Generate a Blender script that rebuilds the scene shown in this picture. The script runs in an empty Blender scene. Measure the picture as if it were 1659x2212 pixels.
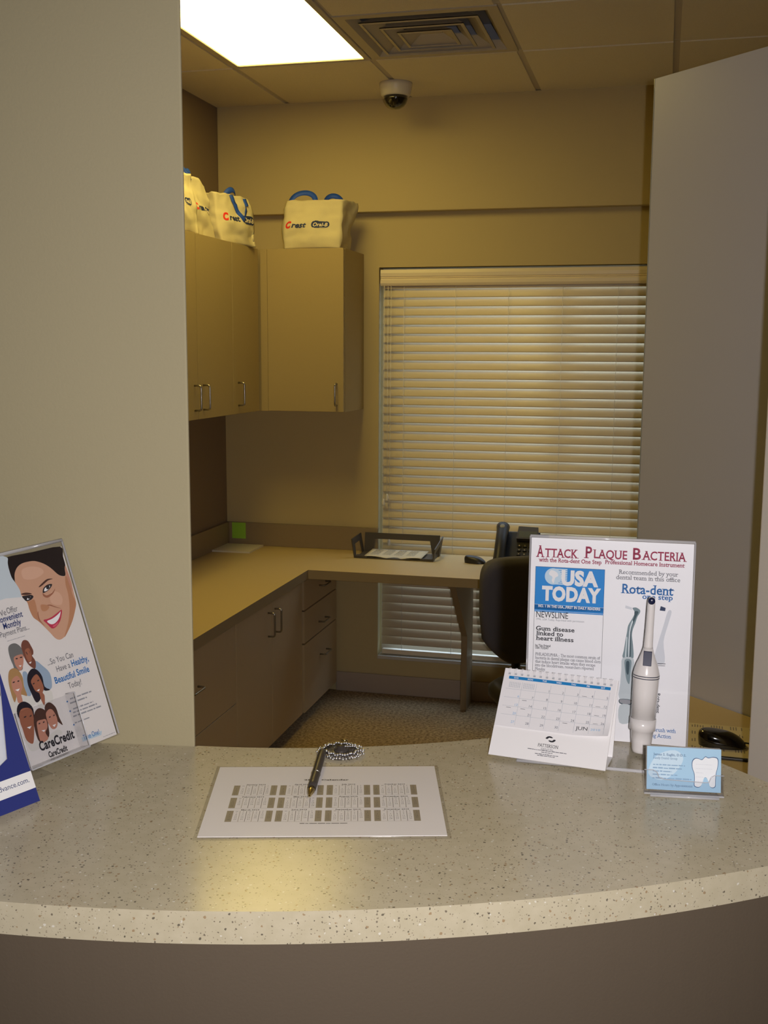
import bpy, bmesh, math, random
from mathutils import Matrix, Vector, noise
R = math.radians; PI = math.pi
C = bpy.context.scene.collection
random.seed(7)

# ------------------------------------------------------------------ camera, light, exposure
sc = bpy.context.scene
cam_d = bpy.data.cameras.new('camera'); cam = bpy.data.objects.new('camera', cam_d); C.objects.link(cam)
CAM_Z = 1.755
PITCH, YAW, ROLL = 0.143795137, -0.245507396, -0.005003725
_f = Vector((math.sin(YAW)*math.cos(PITCH), math.cos(YAW)*math.cos(PITCH), -math.sin(PITCH)))
_r = Vector((math.cos(YAW), -math.sin(YAW), 0)); _d = _f.cross(_r)
_rr = _r*math.cos(ROLL)+_d*math.sin(ROLL); _dd = -_r*math.sin(ROLL)+_d*math.cos(ROLL)
cam.matrix_world = Matrix(((_rr.x, -_dd.x, -_f.x, 0), (_rr.y, -_dd.y, -_f.y, 0), (_rr.z, -_dd.z, -_f.z, CAM_Z), (0, 0, 0, 1)))
cam_d.sensor_fit = 'VERTICAL'; cam_d.sensor_height = 36; cam_d.lens = 36*2384.64/2212
cam_d.clip_start = 0.02; cam_d.clip_end = 60
sc.camera = cam
vs = sc.view_settings
vs.view_transform = 'Standard'; vs.look = 'None'; vs.gamma = 1; vs.use_curve_mapping = False
vs.exposure = 0.0
sc.cycles.max_bounces = 7; sc.cycles.diffuse_bounces = 5; sc.cycles.glossy_bounces = 3; sc.cycles.transmission_bounces = 3; sc.cycles.transparent_max_bounces = 16; sc.cycles.adaptive_threshold = .02
sc.cycles.use_denoising = True
wd = bpy.data.worlds.new('world'); sc.world = wd; wd.use_nodes = True
wd.node_tree.nodes['Background'].inputs[0].default_value = (0.5, 0.55, 0.7, 1)
wd.node_tree.nodes['Background'].inputs[1].default_value = 0.01
# the flash of the camera that took the picture, just right of its lens
FLASH_POWER = 76; FLASH_COL = (1.0, 0.945, 0.95)
fl = bpy.data.lights.new('camera_flash', 'SPOT'); flo = bpy.data.objects.new('camera_flash', fl); C.objects.link(flo)
fl.energy = FLASH_POWER; fl.color = FLASH_COL; fl.shadow_soft_size = 0.012; fl.spot_size = R(112); fl.spot_blend = 1.0
flo.location = (0.066, 0.0, 1.765)
flo.rotation_euler = cam.matrix_world.to_euler()
LENS_STRENGTH = 9.0; LENS_COL = (1.0, 0.755, 0.21)      # office fluorescent troffer
LOBBY_STRENGTH = 4.2; LOBBY_COL = (1.0, 0.84, 0.46)   # unseen lobby troffers added as ambient fill behind the visitor

# ------------------------------------------------------------------ materials
# overcast daylight outside the window, behind the closed blind
dl = bpy.data.lights.new('daylight', 'AREA'); dlo = bpy.data.objects.new('daylight', dl); C.objects.link(dlo)
dl.shape = 'RECTANGLE'; dl.size = 4.5; dl.size_y = 4.0; dl.energy = 300; dl.color = (0.60, 0.75, 1.0)
dlo.location = (-.48, 5.38+1.9, 2.5); dlo.rotation_euler = (-R(62), 0, 0)
MT = {}
def lin(c):
    return tuple(((v/255)/12.92 if v/255 <= .04045 else ((v/255+.055)/1.055)**2.4) for v in c)
def mat(name, col, rough=.6, metal=0., spec=.5, srgb=True, bump=0., bscale=200., var=0., vscale=40., coat=0., croughness=.1, sheen=0.):
    m = bpy.data.materials.new(name); m.use_nodes = True; nt = m.node_tree; b = nt.nodes['Principled BSDF']
    c = lin(col) if srgb else col
    b.inputs['Base Color'].default_value = (*c, 1); b.inputs['Roughness'].default_value = rough
    b.inputs['Metallic'].default_value = metal; b.inputs['Specular IOR Level'].default_value = spec
    b.inputs['Coat Weight'].default_value = coat; b.inputs['Coat Roughness'].default_value = croughness
    if sheen: b.inputs['Sheen Weight'].default_value = sheen
    tc = None
    if bump or var:
        tc = nt.nodes.new('ShaderNodeTexCoord')
    if bump:
        n = nt.nodes.new('ShaderNodeTexNoise'); n.inputs['Scale'].default_value = bscale; n.inputs['Detail'].default_value = 3
        nt.links.new(tc.outputs['Object'], n.inputs['Vector'])
        bp = nt.nodes.new('ShaderNodeBump'); bp.inputs['Strength'].default_value = bump; bp.inputs['Distance'].default_value = .002
        nt.links.new(n.outputs['Fac'], bp.inputs['Height']); nt.links.new(bp.outputs['Normal'], b.inputs['Normal'])
    if var:
        n = nt.nodes.new('ShaderNodeTexNoise'); n.inputs['Scale'].default_value = vscale; n.inputs['Detail'].default_value = 4
        nt.links.new(tc.outputs['Object'], n.inputs['Vector'])
        rp = nt.nodes.new('ShaderNodeValToRGB')
        rp.color_ramp.elements[0].position = .3; rp.color_ramp.elements[1].position = .7
        rp.color_ramp.elements[0].color = (*[v*(1-var) for v in c], 1); rp.color_ramp.elements[1].color = (*[min(1, v*(1+var)) for v in c], 1)
        nt.links.new(n.outputs['Fac'], rp.inputs['Fac']); nt.links.new(rp.outputs['Color'], b.inputs['Base Color'])
    MT[name] = m
    return m
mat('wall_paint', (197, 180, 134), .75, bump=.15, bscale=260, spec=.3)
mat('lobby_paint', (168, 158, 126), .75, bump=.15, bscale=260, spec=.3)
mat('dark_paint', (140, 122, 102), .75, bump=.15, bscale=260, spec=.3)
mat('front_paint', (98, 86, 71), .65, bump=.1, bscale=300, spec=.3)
mat('jamb_paint', (244, 236, 222), .7, bump=.1, bscale=300, spec=.3)
mat('tile', (234, 224, 196), .9, bump=.4, bscale=420, spec=.2, var=.05, vscale=300)
mat('grid_metal', (196, 186, 168), .6)
mat('baseboard', (178, 162, 146), .5)
mat('laminate', (167, 148, 104), .45, var=.03, vscale=350, spec=.4)
mat('laminate_lit', (190, 168, 132), .45, var=.03, vscale=350, spec=.4)  # same laminate, lightened to stand in for missing fill light under the worktop
mat('worktop_edge', (150, 132, 102), .5, var=.05, vscale=500, spec=.35)
mat('worktop', (204, 181, 130), .42, var=.05, vscale=500, spec=.4)
mat('panel_laminate', (200, 199, 204), .32, spec=.4, bump=.03, bscale=500)
mat('panel_edge', (170, 172, 165), .15, spec=.6)
mat('gap', (22, 18, 15), .9)
mat('white_frame', (205, 200, 188), .45)
mat('vent_metal', (190, 180, 160), .45, spec=.5)
mat('duct', (150, 150, 156), .4)
mat('cam_white', (215, 208, 195), .35)
mat('dome_dark', (12, 12, 13), .06, coat=1, spec=.6)
mat('metal', (170, 165, 155), .28, metal=1)
mat('chrome', (240, 240, 245), .22, metal=1)
mat('brass', (215, 195, 140), .18, metal=1)
mat('blind', (238, 224, 198), .4, spec=.4)
mat('cord', (225, 222, 215), .5)
mat('bag', (204, 194, 160), .85, bump=.3, bscale=350, spec=.2)
mat('bag_in', (160, 140, 105), .9)
mat('ribbon', (30, 78, 190), .6, bump=.15, bscale=600)
mat('logo_red', (214, 40, 30), .7); mat('logo_blue', (26, 44, 92), .7); mat('bag_print', (226, 214, 184), .8)
mat('black_plastic', (46, 44, 43), .38)
mat('dark_plastic', (76, 70, 64), .45)
mat('black_gloss', (13, 11, 11), .09, coat=.8, spec=.6)
mat('black_fabric', (100, 98, 102), .85, bump=.35, bscale=500, spec=.2)
mat('screen', (92, 96, 84), .3)
mat('key', (70, 66, 60), .5); mat('key_mark', (225, 215, 190), .5); mat('label_paper', (225, 215, 180), .6); mat('ear_grey', (150, 146, 130), .5)
mat('paper', (232, 230, 232), .55, spec=.35); mat('paper_warm', (226, 218, 198), .7); mat('board', (238, 236, 236), .6)
mat('sticky', (158, 214, 62), .7)
mat('laminated', (244, 240, 238), .55, coat=.75, croughness=.05)
mat('poster', (250, 250, 252), .4, spec=.4); mat('stand_poster', (226, 222, 218), .4, spec=.4)
for n, c in dict(ink=(40, 40, 46), grey=(98, 98, 106), grey_l=(150, 152, 158), navy=(44, 58, 110), blue=(30, 108, 176), wine=(160, 40, 78), white=(240, 240, 240),
    sky=(28, 138, 216), steel=(128, 148, 154), steel_d=(60, 82, 92), steel_l=(214, 226, 230), glass=(196, 206, 210), pale=(218, 222, 228), navy2=(40, 58, 92),
    hair=(36, 27, 26), skin=(204, 160, 132), skin_d=(186, 134, 100), skin_dd=(158, 104, 80), skin_l=(214, 172, 146), brow=(84, 56, 48), eye=(48, 44, 48), lip=(188, 56, 82), lip_l=(216, 100, 118), ear=(196, 142, 120),
    wash=(196, 208, 214), shirt_b=(150, 170, 190), shirt_w=(216, 214, 206), hair_g=(112, 112, 110), skin_s=(192, 136, 114), brown=(118, 72, 58), brown_l=(158, 100, 76), blond=(172, 134, 88), black=(34, 28, 38), hair_b=(78, 52, 44), tab=(186, 206, 218),
    cardink=(96, 126, 158), cardline=(136, 168, 196), card_blue=(164, 202, 228), card_light=(196, 220, 236), tooth=(232, 236, 240), tooth_line=(64, 96, 138), cal_blue=(34, 128, 192), cal_line=(176, 182, 190), cal_num=(104, 110, 122), cal_sun=(130, 176, 214), mini=(150, 138, 118), mini_dark=(84, 78, 70), globe_l=(196, 222, 238), coil=(240, 240, 243), hole=(176, 178, 184)).items():
    mat('p_'+n, c, .5, spec=.3)
mat('blue_card', (44, 54, 124), .35, spec=.5); mat('card_edge', (210, 205, 195), .7)
mat('ivory', (226, 222, 220), .22, spec=.5, coat=.4); mat('switch', (24, 30, 62), .25); mat('stripe', (62, 66, 82), .4)
mat('pen_grey', (66, 60, 56), .4)
mat('blotter', (222, 206, 160), .7)
# countertop: pale solid surface with dark, brown and white flecks
def speckle():
    m = bpy.data.materials.new('counter_stone'); m.use_nodes = True; nt = m.node_tree; b = nt.nodes['Principled BSDF']
    N = nt.nodes.new; L = nt.links.new
    tc = N('ShaderNodeTexCoord')
    base = N('ShaderNodeTexNoise'); base.inputs['Scale'].default_value = 60; base.inputs['Detail'].default_value = 4
    L(tc.outputs['Object'], base.inputs['Vector'])
    rp = N('ShaderNodeValToRGB'); rp.color_ramp.elements[0].position = .35; rp.color_ramp.elements[1].position = .7
    rp.color_ramp.elements[0].color = (*lin((193, 183, 155)), 1); rp.color_ramp.elements[1].color = (*lin((201, 191, 164)), 1)
    L(base.outputs['Fac'], rp.inputs['Fac'])
    cur = rp.outputs['Color']
    wob = N('ShaderNodeTexNoise'); wob.inputs['Scale'].default_value = 420; wob.inputs['Detail'].default_value = 2
    L(tc.outputs['Object'], wob.inputs['Vector'])
    wm = N('ShaderNodeVectorMath'); wm.operation = 'SCALE'; wm.inputs['Scale'].default_value = .0026
    L(wob.outputs['Color'], wm.inputs[0])
    wa = N('ShaderNodeVectorMath'); wa.operation = 'ADD'; L(tc.outputs['Object'], wa.inputs[0]); L(wm.outputs['Vector'], wa.inputs[1])
    for scale, keep, rad, col, off in ((200, .30, .30, (88, 82, 70), 0), (290, .36, .32, (110, 100, 86), 3.3), (200, .22, .34, (160, 134, 100), 7.7), (210, .18, .32, (226, 222, 208), 5.1), (420, .34, .32, (146, 134, 112), 9.4)):
        mp = N('ShaderNodeVectorMath'); mp.operation = 'ADD'; mp.inputs[1].default_value = (off, off*.37, off*.71)
        L(wa.outputs['Vector'], mp.inputs[0])
        v = N('ShaderNodeTexVoronoi'); v.inputs['Scale'].default_value = scale
        L(mp.outputs['Vector'], v.inputs['Vector'])
        sep = N('ShaderNodeSeparateColor'); L(v.outputs['Color'], sep.inputs[0])
        k = N('ShaderNodeMath'); k.operation = 'LESS_THAN'; k.inputs[1].default_value = keep; L(sep.outputs[0], k.inputs[0])
        sz = N('ShaderNodeMath'); sz.operation = 'MULTIPLY'; sz.inputs[1].default_value = rad; L(sep.outputs[1], sz.inputs[0])
        d = N('ShaderNodeMath'); d.operation = 'LESS_THAN'; L(v.outputs['Distance'], d.inputs[0]); L(sz.outputs[0], d.inputs[1])
        f = N('ShaderNodeMath'); f.operation = 'MULTIPLY'; L(k.outputs[0], f.inputs[0]); L(d.outputs[0], f.inputs[1])
        g = N('ShaderNodeMath'); g.operation = 'MULTIPLY'; g.inputs[1].default_value = .85; L(f.outputs[0], g.inputs[0])
        mx = N('ShaderNodeMix'); mx.data_type = 'RGBA'; L(g.outputs[0], mx.inputs[0]); L(cur, mx.inputs[6]); mx.inputs[7].default_value = (*lin(col), 1)
        cur = mx.outputs[2]
    L(cur, b.inputs['Base Color'])
    b.inputs['Roughness'].default_value = .2; b.inputs['Specular IOR Level'].default_value = .24
    MT['counter_stone'] = m
speckle()
def carpet():
    m = bpy.data.materials.new('carpet'); m.use_nodes = True; nt = m.node_tree; b = nt.nodes['Principled BSDF']
    N = nt.nodes.new; L = nt.links.new; tc = N('ShaderNodeTexCoord')
    n = N('ShaderNodeTexNoise'); n.inputs['Scale'].default_value = 75; n.inputs['Detail'].default_value = 6; n.inputs['Roughness'].default_value = .75
    L(tc.outputs['Object'], n.inputs['Vector'])
    rp = N('ShaderNodeValToRGB'); e = rp.color_ramp.elements
    e[0].position = .36; e[0].color = (*lin((110, 90, 66)), 1); e[1].position = .66; e[1].color = (*lin((204, 178, 138)), 1)
    L(n.outputs['Fac'], rp.inputs['Fac']); L(rp.outputs['Color'], b.inputs['Base Color'])
    b.inputs['Roughness'].default_value = .95; b.inputs['Specular IOR Level'].default_value = .1
    bp = N('ShaderNodeBump'); bp.inputs['Strength'].default_value = .6; bp.inputs['Distance'].default_value = .004
    L(n.outputs['Fac'], bp.inputs['Height']); L(bp.outputs['Normal'], b.inputs['Normal'])
    MT['carpet'] = m
carpet()
def emis(name, col, s):
    m = bpy.data.materials.new(name); m.use_nodes = True; nt = m.node_tree
    for n in list(nt.nodes): nt.nodes.remove(n)
    o = nt.nodes.new('ShaderNodeOutputMaterial'); e = nt.nodes.new('ShaderNodeEmission')
    e.inputs[0].default_value = (*col, 1); e.inputs[1].default_value = s; nt.links.new(e.outputs[0], o.inputs[0]); MT[name] = m
emis('lens_light', LENS_COL, LENS_STRENGTH); emis('lobby_fill', LOBBY_COL, LOBBY_STRENGTH)
def clear(name, tint, refl, rough=.02, ior=1.49):
    m = bpy.data.materials.new(name); m.use_nodes = True; nt = m.node_tree
    for n in list(nt.nodes): nt.nodes.remove(n)
    N = nt.nodes.new; L = nt.links.new
    o = N('ShaderNodeOutputMaterial'); t = N('ShaderNodeBsdfTransparent'); t.inputs[0].default_value = (*tint, 1)
    g = N('ShaderNodeBsdfGlossy'); g.inputs['Roughness'].default_value = rough
    fr = N('ShaderNodeFresnel'); fr.inputs[0].default_value = ior
    ad = N('ShaderNodeMath'); ad.operation = 'ADD'; ad.inputs[1].default_value = refl; ad.use_clamp = True; L(fr.outputs[0], ad.inputs[0])
    ge = N('ShaderNodeNewGeometry'); iv = N('ShaderNodeMath'); iv.operation = 'SUBTRACT'; iv.inputs[0].default_value = 1; L(ge.outputs['Backfacing'], iv.inputs[1])
    ml = N('ShaderNodeMath'); ml.operation = 'MULTIPLY'; L(ad.outputs[0], ml.inputs[0]); L(iv.outputs[0], ml.inputs[1]); ad = ml
    mx = N('ShaderNodeMixShader'); L(ad.outputs[0], mx.inputs[0]); L(t.outputs[0], mx.inputs[1]); L(g.outputs[0], mx.inputs[2]); L(mx.outputs[0], o.inputs[0])
    MT[name] = m
clear('acrylic', (.97, .97, .975), 0.0, .015); clear('acrylic_edge', (.96, .96, .97), .20, .12)
_m = MT['acrylic_edge']; _n = _m.node_tree; _o = [n for n in _n.nodes if n.type == 'OUTPUT_MATERIAL'][0]; _s = _o.inputs[0].links[0].from_socket
_d2 = _n.nodes.new('ShaderNodeBsdfDiffuse'); _d2.inputs[0].default_value = (.9, .9, .93, 1); _x = _n.nodes.new('ShaderNodeMixShader'); _x.inputs[0].default_value = .38  # white diffuse mixed in paints the bright highlights along the clear edges
_n.links.new(_s, _x.inputs[1]); _n.links.new(_d2.outputs[0], _x.inputs[2]); _n.links.new(_x.outputs[0], _o.inputs[0]); clear('glass_pane', (.9, .93, .93), .02)

# ------------------------------------------------------------------ mesh builder
class MB:
    def __init__(s, T=None): s.v = []; s.f = []; s.m = []; s.sm = []; s.mats = []; s.T = T
    def mi(s, m):
        if m not in s.mats: s.mats.append(m)
        return s.mats.index(m)
    def add(s, vs, fs, m, smooth=False, T=None):
        b = len(s.v); k = s.mi(m)
        for p in vs:
            p = Vector(p)
            if T: p = T @ p
            if s.T: p = s.T @ p
            s.v.append(p)
        for f in fs: s.f.append([b+i for i in f]); s.m.append(k); s.sm.append(smooth)
    def box(s, a, b, m, T=None):
        x0, y0, z0 = a; x1, y1, z1 = b
        s.add([(x0, y0, z0), (x1, y0, z0), (x1, y1, z0), (x0, y1, z0), (x0, y0, z1), (x1, y0, z1), (x1, y1, z1), (x0, y1, z1)],
              [(3, 2, 1, 0), (4, 5, 6, 7), (0, 1, 5, 4), (1, 2, 6, 5), (2, 3, 7, 6), (3, 0, 4, 7)], m, T=T)
    def prism(s, pts, z0, z1, m, T=None, side=None, smooth=False):   # pts CCW seen from +z
        n = len(pts)
        s.add([(x, y, z0) for x, y in pts]+[(x, y, z1) for x, y in pts], [list(range(n))[::-1], list(range(n, 2*n))], m, T=T)
        b = len(s.v)
        s.add([(x, y, z0) for x, y in pts]+[(x, y, z1) for x, y in pts], [(i, (i+1) % n, n+(i+1) % n, n+i) for i in range(n)], side or m, smooth, T=T)
    def flat(s, pts, z, m, T=None):
        a = sum(pts[i][0]*pts[(i+1) % len(pts)][1]-pts[(i+1) % len(pts)][0]*pts[i][1] for i in range(len(pts)))
        if a < 0: pts = pts[::-1]
        s.add([(x, y, z) for x, y in pts], [list(range(len(pts)))], m, T=T)
    def rect(s, x0, y0, x1, y1, z, m, T=None): s.flat([(x0, y0), (x1, y0), (x1, y1), (x0, y1)], z, m, T)
    def lathe(s, prof, m, n=32, T=None, smooth=True, caps=True, arc=2*PI):   # prof [(r,z)] along +z
        vs = []; fs = []; full = abs(arc-2*PI) < 1e-6; nn = n if full else n+1
        for r, z in prof:
            for k in range(nn): a = arc*k/n; vs.append((r*math.cos(a), r*math.sin(a), z))
        for i in range(len(prof)-1):
            for k in range(n):
                k2 = (k+1) % nn
                fs.append((i*nn+k, i*nn+k2, (i+1)*nn+k2, (i+1)*nn+k))
        if caps and full:
            fs2 = []
            if prof[0][0] > 1e-5: fs2.append(list(range(nn))[::-1])
            if prof[-1][0] > 1e-5: fs2.append([(len(prof)-1)*nn+k for k in range(nn)])
            s.add(vs, fs+fs2, m, smooth, T)
        else: s.add(vs, fs, m, smooth, T)
    def tube(s, path, r, m, n=8, closed=False, smooth=True, T=None):
        P = [Vector(p) for p in path]; k = len(P); vs = []; fs = []; up = None
        for i, p in enumerate(P):
            t = (P[(i+1) % k]-P[i-1]) if closed else (P[min(i+1, k-1)]-P[max(i-1, 0)])
            t.normalize()
            if up is None:
                up = Vector((0, 0, 1)) if abs(t.z) < .9 else Vector((1, 0, 0))
            a = t.cross(up)
            if a.length < 1e-6: a = t.orthogonal()
            a.normalize(); b = a.cross(t).normalized(); up = b
            rr = r[i] if isinstance(r, (list, tuple)) else r
            for j in range(n): an = 2*PI*j/n; vs.append(p+a*rr*math.cos(an)+b*rr*math.sin(an))
        for i in range(k if closed else k-1):
            for j in range(n):
                i2 = (i+1) % k; fs.append((i*n+j, i2*n+j, i2*n+(j+1) % n, i*n+(j+1) % n))
        if not closed: fs += [list(range(n)), [(k-1)*n+j for j in range(n)][::-1]]
        fs = [f[::-1] for f in fs]
        s.add(vs, fs, m, smooth, T)
    def ball(s, c, r, m, n=8, sc=(1, 1, 1), T=None):
        vs = [(c[0], c[1], c[2]-r*sc[2])]; fs = []; q = n//2
        for i in range(1, q):
            a = -PI/2+PI*i/q
            for k in range(n): vs.append((c[0]+sc[0]*r*math.cos(a)*math.cos(2*PI*k/n), c[1]+sc[1]*r*math.cos(a)*math.sin(2*PI*k/n), c[2]+sc[2]*r*math.sin(a)))
        vs.append((c[0], c[1], c[2]+r*sc[2])); top = len(vs)-1
        for k in range(n): fs.append((0, 1+(k+1) % n, 1+k)); fs.append((top, 1+(q-2)*n+k, 1+(q-2)*n+(k+1) % n))
        for i in range(q-2):
            for k in range(n): fs.append((1+i*n+k, 1+i*n+(k+1) % n, 1+(i+1)*n+(k+1) % n, 1+(i+1)*n+k))
        s.add(vs, fs, m, True, T)
    def grid(s, fn, nu, nv, m, smooth=True, T=None, closed_u=False):
        vs = [fn(i/nu, j/nv) for j in range(nv+1) for i in range(nu if closed_u else nu+1)]
        w = nu if closed_u else nu+1; fs = []
        for j in range(nv):
            for i in range(nu): i2 = (i+1) % w if closed_u else i+1; fs.append((j*w+i, j*w+i2, (j+1)*w+i2, (j+1)*w+i))
        s.add(vs, fs, m, smooth, T)
    def build(s, name, parent=None, bevel=0, seg=2, solid=0, subs=0):
        me = bpy.data.meshes.new(name); me.from_pydata([tuple(p) for p in s.v], [], s.f)
        for m in s.mats: me.materials.append(MT[m])
        me.polygons.foreach_set('material_index', s.m); me.polygons.foreach_set('use_smooth', s.sm); me.update()
        o = bpy.data.objects.new(name, me); C.objects.link(o)
        if parent: o.parent = parent
        if solid:
            md = o.modifiers.new('solid', 'SOLIDIFY'); md.thickness = solid; md.offset = 0
        if subs:
            md = o.modifiers.new('sub', 'SUBSURF'); md.levels = subs; md.render_levels = subs
        if bevel:
            md = o.modifiers.new('bevel', 'BEVEL'); md.width = bevel; md.segments = seg; md.limit_method = 'ANGLE'; md.angle_limit = R(40); md.harden_normals = False
        return o
def weld(o):
    bm = bmesh.new(); bm.from_mesh(o.data); bmesh.ops.remove_doubles(bm, verts=bm.verts, dist=1e-5); bm.to_mesh(o.data); bm.free(); return o
def tag(o, label, cat, group=None):
    o['label'] = label; o['category'] = cat
    if group: o['group'] = group
    return o
def thing(name, label, cat, loc=(0, 0, 0), rotz=0, group=None):
    o = bpy.data.objects.new(name, None); C.objects.link(o); o.empty_display_size = .05
    o.location = loc; o.rotation_euler = (0, 0, rotz); return tag(o, label, cat, group)
def struct(o, label=None):
    o['kind'] = 'structure'
    if label: o['label'] = label
    return o
def lean(a):     # x along the sheet, y up the sheet, z out of its face; bottom edge on the local x axis
    s, c = math.sin(a), math.cos(a)
    return Matrix(((1, 0, 0, 0), (0, s, -c, 0), (0, c, s, 0), (0, 0, 0, 1)))
def smooth_loop(P, k=4):
    n = len(P); out = []
    for i in range(n):
        p0, p1, p2, p3 = P[i-1], P[i], P[(i+1) % n], P[(i+2) % n]
        for j in range(k):
            t = j/k
            out.append(tuple(.5*(2*p1[q]+(p2[q]-p0[q])*t+(2*p0[q]-5*p1[q]+4*p2[q]-p3[q])*t*t+(3*p1[q]-p0[q]-3*p2[q]+p3[q])*t**3) for q in (0, 1)))
    return out
# ------------------------------------------------------------------ lettering
_tc = {}
def glyphs(txt, bold=0, serif=0, shear=0., res=2):
    key = (txt, bold, serif, shear, res)
    if key in _tc: return _tc[key]
    cu = bpy.data.curves.new('lettering', 'FONT'); cu.body = txt; cu.size = 1; cu.resolution_u = res; cu.shear = shear
    cu.offset = (0, .018, .034, .056)[bold]; cu.space_character = (1, 1.02, 1.05, 1.07)[bold]
    o = bpy.data.objects.new('lettering', cu); C.objects.link(o)
    dg = bpy.context.evaluated_depsgraph_get(); me = bpy.data.meshes.new_from_object(o.evaluated_get(dg))
    vs = [(v.co.x, v.co.y) for v in me.vertices]; fs = [list(p.vertices) for p in me.polygons]
    if serif and vs:
        cnt = {}
        for f in fs:
            for a, b in zip(f, f[1:]+f[:1]): cnt.setdefault((min(a, b), max(a, b)), []).append((a, b))
        mean = {}
        for e, l in cnt.items():
            if len(l) != 1: continue
            a, b = vs[l[0][0]], vs[l[0][1]]
            if abs(a[1]-b[1]) > 2e-3: continue
            L_ = abs(a[0]-b[0])
            if L_ < .045 or L_ > .19: continue
            y = a[1]; x0, x1 = min(a[0], b[0]), max(a[0], b[0]); top = a[0] > b[0]   # CCW faces: top edges run right to left
            sw = .105 if serif == 1 else .075; hh = .048
            n = len(vs)
            if top: vs += [(x0-sw, y-hh), (x1+sw*.5, y-hh), (x1+sw*.5, y), (x0-sw, y)]
            else: vs += [(x0-sw, y), (x1+sw, y), (x1+sw, y+hh), (x0-sw, y+hh)]
            fs.append([n, n+1, n+2, n+3])
    C.objects.unlink(o); bpy.data.objects.remove(o); bpy.data.curves.remove(cu); bpy.data.meshes.remove(me)
    x0 = min(v[0] for v in vs) if vs else 0; x1 = max(v[0] for v in vs) if vs else 1
    _tc[key] = (vs, fs, x0, x1); return _tc[key]
_H = glyphs('H'); CAPH = max(v[1] for v in _H[0])
def write(mb, txt, x, y, w, h, z, m, bold=0, serif=0, shear=0., res=2, T=None, warp=None, align='l'):
    vs, fs, x0, x1 = glyphs(txt, bold, serif, shear, res)
    if not vs: return
    sy = h/CAPH; sx = w/(x1-x0) if w else sy
    ww = (x1-x0)*sx
    if align == 'c': x -= ww/2
    if align == 'r': x -= ww
    P = [(x+(a-x0)*sx, y+b*sy, z) for a, b in vs]
    if warp: P = [warp(p) for p in P]
    mb.add(P, fs, m, T=T)
def greek(mb, x, y, w, h, z, m, T=None, seed=0):     # a line of print too small to read
    rn = random.Random(seed+int(abs(x)*1e5)+int(abs(y)*1e5)); a = x
    while a < x+w:
        L_ = min(rn.uniform(1.2, 4.5)*h, x+w-a)
        mb.rect(a, y, a+L_, y+h*rn.uniform(.55, .8), z, m, T); a += L_+h*.45
def art(mb, layers, z0, dz=.00004, pre='p_', T=None, k=3):
    for i, (col, P) in enumerate(layers):
        Q = [(a*1e-4, b*1e-4) for a, b in P]
        mb.flat(smooth_loop(Q, k) if len(Q) > 4 else Q, z0+i*dz, pre+col, T)
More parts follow.
